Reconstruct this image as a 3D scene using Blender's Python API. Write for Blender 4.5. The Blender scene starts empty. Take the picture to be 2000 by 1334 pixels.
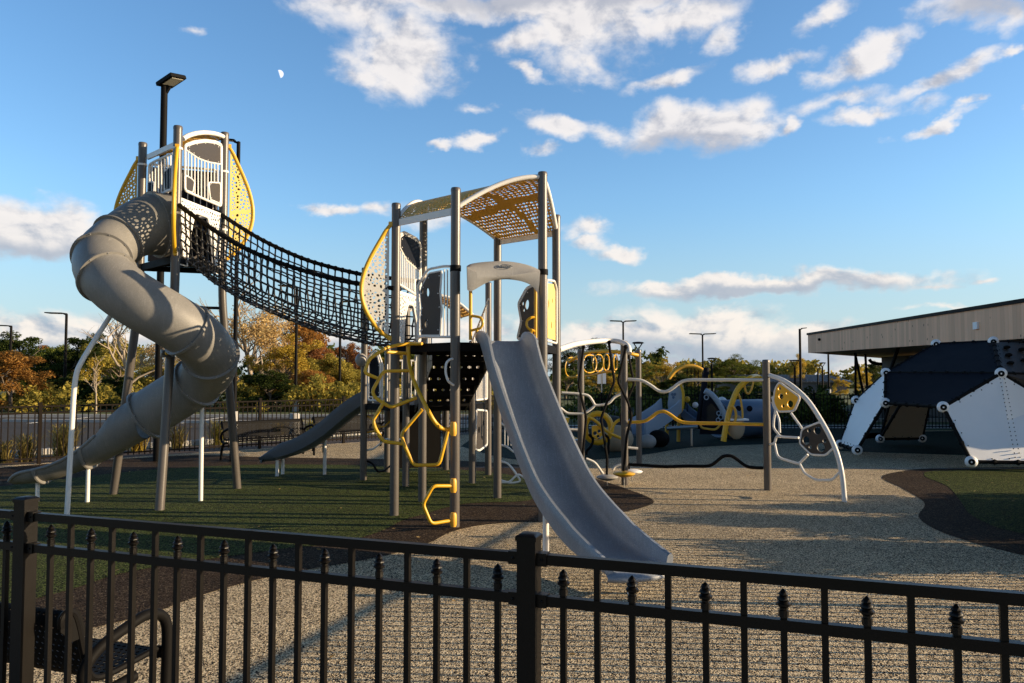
import bpy, bmesh, math, random
import numpy as np
from mathutils import Vector, Matrix
R = math.radians
SC = bpy.context.scene
COL = SC.collection

# ---------------------------------------------------------------- camera, sky, sun, exposure
F, CX, CY, HZ, CH = 1520.0, 1000.0, 667.0, 736.0, 1.75
PITCH = math.atan((HZ - CY) / F)
CT, ST = math.cos(PITCH), math.sin(PITCH)
cd = bpy.data.cameras.new('camera')
cd.sensor_width = 36.0
cd.lens = 36.0 * F / 2000.0
cd.clip_start, cd.clip_end = 0.05, 5000
cam = bpy.data.objects.new('camera', cd)
COL.objects.link(cam)
cam.location = (0, 0, CH)
cam.rotation_euler = (R(90) + PITCH, 0, 0)
SC.camera = cam

SUN_EL, SUN_AZ = R(13.3), R(94.0)     # azimuth clockwise from +Y
SKY_STRENGTH = 0.113
SUN_STRENGTH = 5.0
SC.view_settings.view_transform = 'Standard'
SC.view_settings.look = 'None'
SC.view_settings.exposure = 0.63
SC.view_settings.gamma = 1.0
SC.view_settings.use_curve_mapping = False

sd = bpy.data.lights.new('sun', 'SUN')
sd.energy = SUN_STRENGTH
sd.angle = R(0.3)
sd.color = (1.0, 0.77, 0.49)
sun = bpy.data.objects.new('sun', sd)
COL.objects.link(sun)
sdir = Vector((math.sin(SUN_AZ) * math.cos(SUN_EL), math.cos(SUN_AZ) * math.cos(SUN_EL), math.sin(SUN_EL)))
sun.rotation_euler = (-sdir).to_track_quat('-Z', 'Y').to_euler()


def ray(px, py):
    x, y = (px - CX) / F, (CY - py) / F
    return Vector((x, CT - y * ST, ST + y * CT))


def P(px, py, Y):
    d = ray(px, py)
    return Vector((0, 0, CH)) + d * (Y / d.y)


def G(px, py, z=0.0):
    d = ray(px, py)
    return Vector((0, 0, CH)) + d * ((z - CH) / d.z)


def azel(px, py):
    d = ray(px, py).normalized()
    return math.atan2(d.x, d.y), math.asin(d.z)


def build_world():
    w = bpy.data.worlds.new('World')
    SC.world = w
    w.use_nodes = True
    nt = w.node_tree
    N, L = nt.nodes, nt.links
    N.clear()

    def nd(t, **k):
        n = N.new(t)
        for a, b in k.items():
            setattr(n, a, b)
        return n

    def setin(n, i, v):
        if hasattr(v, 'is_output'):
            L.new(v, n.inputs[i])
        else:
            n.inputs[i].default_value = v

    def M(op, a, b=None, c=None, clamp=False):
        n = nd('ShaderNodeMath', operation=op, use_clamp=clamp)
        for i, v in enumerate((a, b, c)):
            if v is not None:
                setin(n, i, v)
        return n.outputs[0]

    def VM(op, a, b=None):
        n = nd('ShaderNodeVectorMath', operation=op)
        for i, v in enumerate((a, b)):
            if v is not None:
                setin(n, i, v)
        return n.outputs['Value'] if op == 'LENGTH' else n.outputs[0]

    def mix(f, a, b):
        n = nd('ShaderNodeMix', data_type='RGBA')
        setin(n, 0, f)
        setin(n, 6, a)
        setin(n, 7, b)
        return n.outputs[2]

    def smooth(v, a, b):
        n = nd('ShaderNodeMapRange', interpolation_type='SMOOTHSTEP', clamp=True)
        setin(n, 0, v)
        n.inputs[1].default_value, n.inputs[2].default_value = a, b
        return n.outputs[0]

    sky = nd('ShaderNodeTexSky', sky_type='NISHITA', sun_disc=False)
    sky.sun_elevation, sky.sun_rotation = SUN_EL, SUN_AZ
    sky.altitude, sky.air_density, sky.dust_density, sky.ozone_density = 0, 1.0, 0.5, 3.0
    geo = nd('ShaderNodeTexCoord')
    sep = nd('ShaderNodeSeparateXYZ')
    L.new(geo.outputs['Generated'], sep.inputs[0])
    az = M('ARCTAN2', sep.outputs[0], sep.outputs[1])
    el = M('ARCSINE', sep.outputs[2])
    cmb = nd('ShaderNodeCombineXYZ')
    L.new(az, cmb.inputs[0])
    L.new(el, cmb.inputs[1])
    base = cmb.outputs[0]

    def noise(vec, scale, detail, rough=0.6, dist=0.0):
        n = nd('ShaderNodeTexNoise')
        L.new(vec, n.inputs['Vector'])
        n.inputs['Scale'].default_value = scale
        n.inputs['Detail'].default_value = detail
        n.inputs['Roughness'].default_value = rough
        n.inputs['Distortion'].default_value = dist
        return n

    stretch = VM('MULTIPLY', base, (1.0, 1.45, 1.0))
    warp = noise(stretch, 9.0, 5.0, 0.6)
    wv = VM('MULTIPLY', VM('SUBTRACT', warp.outputs['Color'], (0.5, 0.5, 0.5)), (0.13, 0.075, 0.0))
    pos = VM('ADD', base, wv)
    det = noise(stretch, 13.0, 9.0, 0.57, 0.25).outputs['Fac']
    off = VM('ADD', stretch, (0.012, 0.010, 0.0))
    det2 = noise(off, 13.0, 6.0, 0.57, 0.25).outputs['Fac']

    # clouds: px centre, px radii, tilt (deg, counter-clockwise), weight, greyness
    clouds = [
        (705, 20, 120, 55, 0, 1.0), (785, 112, 112, 70, 0, 1.4), (850, 130, 50, 50, 0, .9), (860, 8, 260, 22, 0, .9), (700, 140, 50, 22, 0, .7),
        (1150, 60, 110, 75, 0, 1.35), (1090, 6, 350, 36, 0, 1.4), (1330, 28, 150, 36, 10, .95), (1010, 75, 110, 18, 5, .62),
        (1150, 130, 60, 28, -20, .8), (1030, 135, 35, 14, -15, .8), (1420, 60, 30, 25, 40, .5),
        (1310, 152, 80, 18, 12, .85), (1620, 20, 70, 22, 12, .8), (1570, 45, 35, 20, 30, .5), (1530, 128, 80, 19, 6, .9), (1705, 103, 90, 27, 24, .95),
        (1640, 140, 50, 14, 10, .6), (1825, 160, 105, 22, 14, 1.0), (1810, 205, 60, 18, 10, .62), (1835, 242, 88, 12, 13, 1.0), (1897, 202, 36, 13, 14, .95),
        (1660, 195, 90, 15, 6, .6), (1700, 225, 60, 14, 4, .7), (1972, 110, 36, 10, 10, .9), (1992, 240, 24, 12, 10, .9), (1905, 18, 130, 34, -5, .95), (1980, 30, 40, 34, 20, .8), (1830, 45, 30, 10, 20, .5),
        (1365, 238, 150, 42, 3, 1.25), (1460, 215, 70, 34, 10, .9), (1290, 262, 60, 24, 0, .8), (1545, 245, 32, 15, 0, 1.0), (1090, 250, 75, 24, -6, 1.05), (1180, 258, 55, 22, 0, .75),
        (945, 281, 46, 16, 0, 1.1), (873, 273, 28, 9, 0, .8), (1050, 305, 25, 10, 0, .5), (920, 216, 30, 7, 0, .45),
        (40, 430, 200, 56, -3, 1.55), (120, 468, 200, 30, 0, 1.35), (390, 75, 30, 12, 10, .5),
        (640, 398, 66, 14, 0, 1.0), (745, 402, 45, 14, 0, .65), (1215, 490, 46, 16, 0, .95), (1140, 440, 55, 19, 0, .75), (1150, 470, 40, 12, 0, .7), (860, 420, 60, 16, 0, .45),
        (1490, 560, 330, 22, 0, 1.4), (1290, 556, 80, 14, 0, .9), (1560, 552, 180, 12, 0, .9), (1905, 549, 46, 8, 0, .8), (1800, 558, 60, 8, 0, .6),
        (1390, 648, 175, 42, -4, 1.35), (1230, 658, 190, 26, 0, 1.35), (1560, 660, 140, 24, 0, 1.25), (1150, 650, 70, 20, 0, 1.1), (1420, 690, 430, 17, 0, 1.35), (1330, 716, 520, 12, 0, 1.0), (1650, 722, 380, 10, 0, .9), (1850, 605, 90, 7, 0, .6),
        (90, 650, 230, 38, 0, 1.15), (280, 665, 120, 24, 0, .95), (650, 668, 90, 26, 0, 1.0), (470, 690, 260, 22, 0, .7), (900, 650, 120, 26, 0, .75), (960, 640, 60, 14, 0, .8),
        # out of frame, so the sky goes on when the view turns
        (-350, 300, 260, 70, 5, 1.1), (2350, 250, 260, 70, 8, 1.0),
    ]
    field = None
    shade = None
    for (px, py, rx, ry, tilt, wgt) in clouds:
        a, e = azel(px, py)
        a2, _ = azel(px + 10, py)
        _, e2 = azel(px, py - 10)
        sx, sy = (a2 - a) / 10, (e2 - e) / 10
        mp = nd('ShaderNodeMapping', vector_type='TEXTURE')
        if field is None:
            L.new(pos, mp.inputs[0])
        else:   # chained, so the shader keeps only one cloud on its stack at a time
            ch = nd('ShaderNodeVectorMath', operation='MULTIPLY_ADD')
            L.new(field, ch.inputs[0])
            ch.inputs[1].default_value = (1e-7, 1e-7, 0)
            L.new(pos, ch.inputs[2])
            L.new(ch.outputs[0], mp.inputs[0])
        mp.inputs['Location'].default_value = (a, e, 0)
        mp.inputs['Rotation'].default_value = (0, 0, R(tilt))
        mp.inputs['Scale'].default_value = (rx * sx * 1.15, ry * sy * 1.25, 1)
        ln = VM('LENGTH', mp.outputs[0])
        f = M('MULTIPLY_ADD', ln, -wgt, wgt)
        field = f if field is None else M('SMOOTH_MAX', field, f, 0.15)
    dens = M('ADD', field, M('MULTIPLY_ADD', det, 1.75, -0.94))
    alpha = smooth(dens, -0.22, 0.66)
    lit = smooth(M('MULTIPLY_ADD', M('SUBTRACT', det, det2), 3.2, 0.5), -0.15, 0.70)
    thick = smooth(dens, 0.45, 1.5)
    k = 1.0 / SKY_STRENGTH
    bright = mix(smooth(el, 0.0, 0.30), (0.66 * k, 0.60 * k, 0.54 * k, 1), (0.62 * k, 0.59 * k, 0.575 * k, 1))
    grey = mix(smooth(el, 0.02, 0.25), (0.25 * k, 0.30 * k, 0.37 * k, 1), (0.30 * k, 0.315 * k, 0.365 * k, 1))
    ccol = mix(lit, grey, bright)
    ccol = mix(M('MULTIPLY', thick, 0.12), ccol, grey)
    under = None
    for (px, py, rx, ry) in ((70, 492, 230, 34), (1480, 574, 330, 16), (1330, 694, 460, 36), (1150, -6, 420, 30), (1330, 275, 130, 24), (1950, 10, 150, 40), (110, 678, 260, 22), (640, 690, 200, 26),):
        a, e = azel(px, py)
        a2, _ = azel(px + 10, py)
        _, e2 = azel(px, py - 10)
        mp = nd('ShaderNodeMapping', vector_type='TEXTURE')
        if under is None:
            L.new(pos, mp.inputs[0])
        else:
            ch = nd('ShaderNodeVectorMath', operation='MULTIPLY_ADD')
            L.new(under, ch.inputs[0])
            ch.inputs[1].default_value = (1e-7, 1e-7, 0)
            L.new(pos, ch.inputs[2])
            L.new(ch.outputs[0], mp.inputs[0])
        mp.inputs['Location'].default_value = (a, e, 0)
        mp.inputs['Scale'].default_value = (rx * (a2 - a) / 10 * 1.3, ry * (e2 - e) / 10 * 1.3, 1)
        f = M('SUBTRACT', 1.0, VM('LENGTH', mp.outputs[0]))
        under = f if under is None else M('MAXIMUM', under, f)
    ccol = mix(M('MULTIPLY', smooth(under, -0.05, 0.75), 0.85), ccol, grey)
    # clear sky, a little more saturated
    hsv = nd('ShaderNodeHueSaturation')
    hsv.inputs['Saturation'].default_value = 1.10
    hsv.inputs['Value'].default_value = 1.0
    L.new(sky.outputs[0], hsv.inputs['Color'])
    # sky dimmed overhead and behind to deepen the shade, brightened ahead
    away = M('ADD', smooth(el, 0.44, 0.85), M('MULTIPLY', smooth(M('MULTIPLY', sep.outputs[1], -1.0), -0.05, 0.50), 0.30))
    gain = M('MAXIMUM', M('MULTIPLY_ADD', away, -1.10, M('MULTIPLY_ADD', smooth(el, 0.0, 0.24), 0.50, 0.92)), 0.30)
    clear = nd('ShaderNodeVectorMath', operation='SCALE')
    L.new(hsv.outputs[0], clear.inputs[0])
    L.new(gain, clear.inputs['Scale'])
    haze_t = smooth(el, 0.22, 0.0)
    hz = mix(smooth(M('ABSOLUTE', az), 0.72, 1.25), (0.36 * k, 0.48 * k, 0.575 * k, 1), (0.60 * k, 0.50 * k, 0.42 * k, 1))  # side and rear horizon warmed to add warm fill light
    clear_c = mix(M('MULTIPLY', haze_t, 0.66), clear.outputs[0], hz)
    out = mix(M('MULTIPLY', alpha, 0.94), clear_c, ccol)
    # day moon, lit from the right
    ma, me = azel(546, 144.5)
    mp = nd('ShaderNodeMapping', vector_type='TEXTURE')
    L.new(base, mp.inputs[0])
    mp.inputs['Location'].default_value = (ma, me, 0)
    mp.inputs['Rotation'].default_value = (0, 0, R(20))
    mp.inputs['Scale'].default_value = (0.00454 / math.cos(me), 0.00454, 1)
    ms = nd('ShaderNodeSeparateXYZ')
    L.new(mp.outputs[0], ms.inputs[0])
    disc = smooth(VM('LENGTH', mp.outputs[0]), 1.08, 0.92)
    half = smooth(ms.outputs[0], -0.22, 0.12)
    mn = noise(mp.outputs[0], 1.6, 3.0).outputs['Fac']
    mcol = mix(mn, (0.42 * k, 0.50 * k, 0.70 * k, 1), (0.95 * k, 0.92 * k, 0.98 * k, 1))
    out = mix(M('MULTIPLY', disc, half), out, mcol)
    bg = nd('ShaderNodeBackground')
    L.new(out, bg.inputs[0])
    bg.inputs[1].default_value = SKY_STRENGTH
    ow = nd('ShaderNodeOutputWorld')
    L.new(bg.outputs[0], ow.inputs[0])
    w.cycles.sampling_method = 'MANUAL'
    w.cycles.sample_map_resolution = 512


build_world()
SC.cycles.max_bounces = 6
SC.cycles.transparent_max_bounces = 6

# ---------------------------------------------------------------- materials
def mat(name, col, rough=0.5, metal=0.0, var=0.08, vscale=6.0, bump=0.0, bscale=200.0, spec=0.5, speck=None, coat=0.0, scuff=0.0):
    m = bpy.data.materials.new(name)
    m.use_nodes = True
    nt = m.node_tree
    N, L = nt.nodes, nt.links
    b = N['Principled BSDF']
    b.inputs['Roughness'].default_value = rough
    b.inputs['Metallic'].default_value = metal
    b.inputs['Specular IOR Level'].default_value = spec
    b.inputs['Coat Weight'].default_value = coat
    tc = N.new('ShaderNodeTexCoord')
    nz = N.new('ShaderNodeTexNoise')
    L.new(tc.outputs['Object'], nz.inputs['Vector'])
    nz.inputs['Scale'].default_value = vscale
    nz.inputs['Detail'].default_value = 6
    nz.inputs['Roughness'].default_value = 0.65
    mx = N.new('ShaderNodeMix')
    mx.data_type = 'RGBA'
    L.new(nz.outputs['Fac'], mx.inputs[0])
    mx.inputs[6].default_value = (*[max(0, c * (1 - var * 1.6)) for c in col], 1)
    mx.inputs[7].default_value = (*[min(1, c * (1 + var * 1.6)) for c in col], 1)
    last = mx.outputs[2]
    if speck:
        v = N.new('ShaderNodeTexVoronoi')
        L.new(tc.outputs['Object'], v.inputs['Vector'])
        v.inputs['Scale'].default_value = speck[0]
        sp = N.new('ShaderNodeSeparateColor')
        L.new(v.outputs['Color'], sp.inputs[0])
        rm = N.new('ShaderNodeMapRange')
        L.new(sp.outputs[0], rm.inputs[0])
        rm.inputs[1].default_value, rm.inputs[2].default_value = speck[2], min(1, speck[2] + 0.08)
        m2 = N.new('ShaderNodeMix')
        m2.data_type = 'RGBA'
        L.new(rm.outputs[0], m2.inputs[0])
        L.new(last, m2.inputs[6])
        m2.inputs[7].default_value = (*speck[1], 1)
        last = m2.outputs[2]
    if scuff:
        mpp = N.new('ShaderNodeMapping')
        L.new(tc.outputs['Object'], mpp.inputs[0])
        mpp.inputs['Rotation'].default_value = (0.5, 0.3, 0.37)
        mpp.inputs['Scale'].default_value = (26, 3.0, 3.0)
        ns = N.new('ShaderNodeTexNoise')
        L.new(mpp.outputs[0], ns.inputs['Vector'])
        ns.inputs['Scale'].default_value = 2.0
        ns.inputs['Detail'].default_value = 7
        ns.inputs['Roughness'].default_value = 0.75
        n3 = N.new('ShaderNodeTexNoise')
        L.new(tc.outputs['Object'], n3.inputs['Vector'])
        n3.inputs['Scale'].default_value = 1.7
        n3.inputs['Detail'].default_value = 5
        q = N.new('ShaderNodeMapRange')
        L.new(ns.outputs['Fac'], q.inputs[0])
        q.inputs[1].default_value, q.inputs[2].default_value, q.inputs[3].default_value, q.inputs[4].default_value = 0.52, 0.72, 1.0, 1.0 + scuff
        q2 = N.new('ShaderNodeMapRange')
        L.new(n3.outputs['Fac'], q2.inputs[0])
        q2.inputs[1].default_value, q2.inputs[2].default_value, q2.inputs[3].default_value, q2.inputs[4].default_value = 0.35, 0.65, 1.0 - scuff * 0.45, 1.0 + scuff * 0.2
        qm = N.new('ShaderNodeMath'); qm.operation = 'MULTIPLY'
        L.new(q.outputs[0], qm.inputs[0]); L.new(q2.outputs[0], qm.inputs[1])
        sc_ = N.new('ShaderNodeVectorMath'); sc_.operation = 'SCALE'
        L.new(last, sc_.inputs[0]); L.new(qm.outputs[0], sc_.inputs['Scale'])
        last = sc_.outputs[0]
    L.new(last, b.inputs['Base Color'])
    rr = N.new('ShaderNodeMapRange')
    L.new(nz.outputs['Fac'], rr.inputs[0])
    rr.inputs[3].default_value, rr.inputs[4].default_value = max(0.05, rough - 0.1), min(1, rough + 0.1)
    L.new(rr.outputs[0], b.inputs['Roughness'])
    if bump:
        n2 = N.new('ShaderNodeTexNoise')
        L.new(tc.outputs['Object'], n2.inputs['Vector'])
        n2.inputs['Scale'].default_value = bscale
        n2.inputs['Detail'].default_value = 3
        bp = N.new('ShaderNodeBump')
        bp.inputs['Strength'].default_value = bump
        bp.inputs['Distance'].default_value = 0.004
        L.new(n2.outputs['Fac'], bp.inputs['Height'])
        L.new(bp.outputs[0], b.inputs['Normal'])
    return m


def rubber(name, chips, scale=95.0, rough=0.85, patch=0.16):
    """poured rubber: granules a few mm across in several colours; chips = [(upper limit of random, colour)]"""
    m = bpy.data.materials.new(name)
    m.use_nodes = True
    nt = m.node_tree
    N, L = nt.nodes, nt.links
    b = N['Principled BSDF']
    b.inputs['Roughness'].default_value = rough
    b.inputs['Specular IOR Level'].default_value = 0.06
    tc = N.new('ShaderNodeTexCoord')
    nzw = N.new('ShaderNodeTexNoise')
    L.new(tc.outputs['Object'], nzw.inputs['Vector'])
    nzw.inputs['Scale'].default_value = scale * 0.9
    wa = N.new('ShaderNodeVectorMath'); wa.operation = 'MULTIPLY_ADD'
    L.new(nzw.outputs['Color'], wa.inputs[0])
    wa.inputs[1].default_value = (0.012, 0.012, 0.0)
    L.new(tc.outputs['Object'], wa.inputs[2])
    v = N.new('ShaderNodeTexVoronoi')
    L.new(wa.outputs[0], v.inputs['Vector'])
    v.inputs['Scale'].default_value = scale
    sp = N.new('ShaderNodeSeparateColor')
    L.new(v.outputs['Color'], sp.inputs[0])
    cr = N.new('ShaderNodeValToRGB')
    cr.color_ramp.interpolation = 'CONSTANT'
    es = cr.color_ramp.elements
    es[0].position = 0.0
    es[0].color = (*chips[0][1], 1)
    es[1].position = chips[0][0]
    es[1].color = (*chips[1][1], 1)
    for i in range(2, len(chips)):
        e = es.new(chips[i - 1][0])
        e.color = (*chips[i][1], 1)
    L.new(sp.outputs[0], cr.inputs[0])
    nz = N.new('ShaderNodeTexNoise')
    L.new(tc.outputs['Object'], nz.inputs['Vector'])
    nz.inputs['Scale'].default_value = 0.7
    nz.inputs['Detail'].default_value = 7
    nz.inputs['Roughness'].default_value = 0.7
    mr = N.new('ShaderNodeMapRange')
    L.new(nz.outputs['Fac'], mr.inputs[0])
    mr.inputs[1].default_value, mr.inputs[2].default_value = 0.3, 0.7
    mr.inputs[3].default_value, mr.inputs[4].default_value = 1 - patch, 1 + patch
    ml = N.new('ShaderNodeVectorMath'); ml.operation = 'SCALE'
    n4 = N.new('ShaderNodeTexNoise')
    L.new(tc.outputs['Object'], n4.inputs['Vector'])
    n4.inputs['Scale'].default_value = 2.6
    n4.inputs['Detail'].default_value = 8
    n4.inputs['Roughness'].default_value = 0.72
    st = N.new('ShaderNodeMapRange')
    L.new(n4.outputs['Fac'], st.inputs[0])
    st.inputs[1].default_value, st.inputs[2].default_value, st.inputs[3].default_value, st.inputs[4].default_value = 0.56, 0.70, 1.0, 0.72
    pm = N.new('ShaderNodeMath'); pm.operation = 'MULTIPLY'
    L.new(mr.outputs[0], pm.inputs[0]); L.new(st.outputs[0], pm.inputs[1])
    L.new(cr.outputs[0], ml.inputs[0])
    L.new(pm.outputs[0], ml.inputs['Scale'])
    L.new(ml.outputs[0], b.inputs['Base Color'])
    bp = N.new('ShaderNodeBump')
    bp.inputs['Strength'].default_value = 0.8
    bp.inputs['Distance'].default_value = 0.006
    L.new(v.outputs['Distance'], bp.inputs['Height'])
    L.new(bp.outputs[0], b.inputs['Normal'])
    return m


def leaf_mat(name, cols, transl=0.35):
    m = bpy.data.materials.new(name)
    m.use_nodes = True
    nt = m.node_tree
    N, L = nt.nodes, nt.links
    N.clear()
    g = N.new('ShaderNodeNewGeometry')
    oi = N.new('ShaderNodeObjectInfo')
    tc = N.new('ShaderNodeTexCoord')
    nz = N.new('ShaderNodeTexNoise')
    L.new(tc.outputs['Object'], nz.inputs['Vector'])
    nz.inputs['Scale'].default_value = 0.8
    nz.inputs['Detail'].default_value = 3
    a = N.new('ShaderNodeMath'); a.operation = 'MULTIPLY_ADD'
    L.new(g.outputs['Random Per Island'], a.inputs[0])
    a.inputs[1].default_value = 0.55
    L.new(nz.outputs['Fac'], a.inputs[2])
    s = N.new('ShaderNodeMath'); s.operation = 'SUBTRACT'
    L.new(a.outputs[0], s.inputs[0])
    s.inputs[1].default_value = 0.27
    cr = N.new('ShaderNodeValToRGB')
    es = cr.color_ramp.elements
    es[0].position, es[0].color = 0.2, (*cols[0], 1)
    es[1].position, es[1].color = 0.8, (*cols[-1], 1)
    if len(cols) > 2:
        e = es.new(0.5)
        e.color = (*cols[1], 1)
    L.new(s.outputs[0], cr.inputs[0])
    hs = N.new('ShaderNodeHueSaturation')
    L.new(cr.outputs[0], hs.inputs['Color'])
    mr = N.new('ShaderNodeMapRange')
    L.new(oi.outputs['Random'], mr.inputs[0])
    mr.inputs[3].default_value, mr.inputs[4].default_value = 0.8, 1.2
    L.new(mr.outputs[0], hs.inputs['Value'])
    d = N.new('ShaderNodeBsdfDiffuse')
    t = N.new('ShaderNodeBsdfTranslucent')
    L.new(hs.outputs[0], d.inputs[0])
    L.new(hs.outputs[0], t.inputs[0])
    mx = N.new('ShaderNodeMixShader')
    mx.inputs[0].default_value = transl
    L.new(d.outputs[0], mx.inputs[1])
    L.new(t.outputs[0], mx.inputs[2])
    o = N.new('ShaderNodeOutputMaterial')
    L.new(mx.outputs[0], o.inputs[0])
    return m


def wood_mat(name, c1, c2, board=0.16, axis=1):
    m = bpy.data.materials.new(name)
    m.use_nodes = True
    nt = m.node_tree
    N, L = nt.nodes, nt.links
    b = N['Principled BSDF']
    b.inputs['Roughness'].default_value = 0.7
    tc = N.new('ShaderNodeTexCoord')
    sx = N.new('ShaderNodeSeparateXYZ')
    L.new(tc.outputs['Object'], sx.inputs[0])
    dv = N.new('ShaderNodeMath'); dv.operation = 'DIVIDE'
    L.new(sx.outputs[axis], dv.inputs[0]); dv.inputs[1].default_value = board
    fl = N.new('ShaderNodeMath'); fl.operation = 'FLOOR'
    L.new(dv.outputs[0], fl.inputs[0])
    fr = N.new('ShaderNodeMath'); fr.operation = 'FRACT'
    L.new(dv.outputs[0], fr.inputs[0])
    wn = N.new('ShaderNodeTexWhiteNoise'); wn.noise_dimensions = '1D'
    L.new(fl.outputs[0], wn.inputs['W'])
    st = N.new('ShaderNodeMapping')
    L.new(tc.outputs['Object'], st.inputs[0])
    st.inputs['Scale'].default_value = (9, 9, 1.2)
    ad = N.new('ShaderNodeVectorMath'); ad.operation = 'ADD'
    L.new(st.outputs[0], ad.inputs[0]); L.new(wn.outputs['Color'], ad.inputs[1])
    nz = N.new('ShaderNodeTexNoise')
    L.new(ad.outputs[0], nz.inputs['Vector']); nz.inputs['Scale'].default_value = 2.0; nz.inputs['Detail'].default_value = 5
    mx = N.new('ShaderNodeMix'); mx.data_type = 'RGBA'
    L.new(nz.outputs['Fac'], mx.inputs[0])
    mx.inputs[6].default_value = (*c1, 1); mx.inputs[7].default_value = (*c2, 1)
    # knots
    km = N.new('ShaderNodeMapping')
    L.new(tc.outputs['Object'], km.inputs[0]); km.inputs['Scale'].default_value = (1.6, 1.6, 1.1)
    vo = N.new('ShaderNodeTexVoronoi'); L.new(km.outputs[0], vo.inputs['Vector']); vo.inputs['Scale'].default_value = 2.2
    kr = N.new('ShaderNodeMapRange'); L.new(vo.outputs['Distance'], kr.inputs[0])
    kr.inputs[1].default_value, kr.inputs[2].default_value, kr.inputs[3].default_value, kr.inputs[4].default_value = 0.07, 0.13, 1, 0
    m2 = N.new('ShaderNodeMix'); m2.data_type = 'RGBA'
    L.new(kr.outputs[0], m2.inputs[0]); L.new(mx.outputs[2], m2.inputs[6])
    m2.inputs[7].default_value = (c1[0] * .25, c1[1] * .18, c1[2] * .14, 1)
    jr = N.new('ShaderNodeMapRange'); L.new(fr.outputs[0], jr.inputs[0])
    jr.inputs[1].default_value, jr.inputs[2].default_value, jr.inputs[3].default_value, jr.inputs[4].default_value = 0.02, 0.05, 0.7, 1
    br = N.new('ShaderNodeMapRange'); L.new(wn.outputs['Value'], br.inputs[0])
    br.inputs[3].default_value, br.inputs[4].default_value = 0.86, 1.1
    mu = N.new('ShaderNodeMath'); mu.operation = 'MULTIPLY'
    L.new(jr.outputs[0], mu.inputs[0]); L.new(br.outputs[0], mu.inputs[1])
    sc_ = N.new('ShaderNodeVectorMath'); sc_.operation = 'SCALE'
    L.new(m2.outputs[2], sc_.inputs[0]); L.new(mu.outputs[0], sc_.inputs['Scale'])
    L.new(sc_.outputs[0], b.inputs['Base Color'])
    return m


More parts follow.
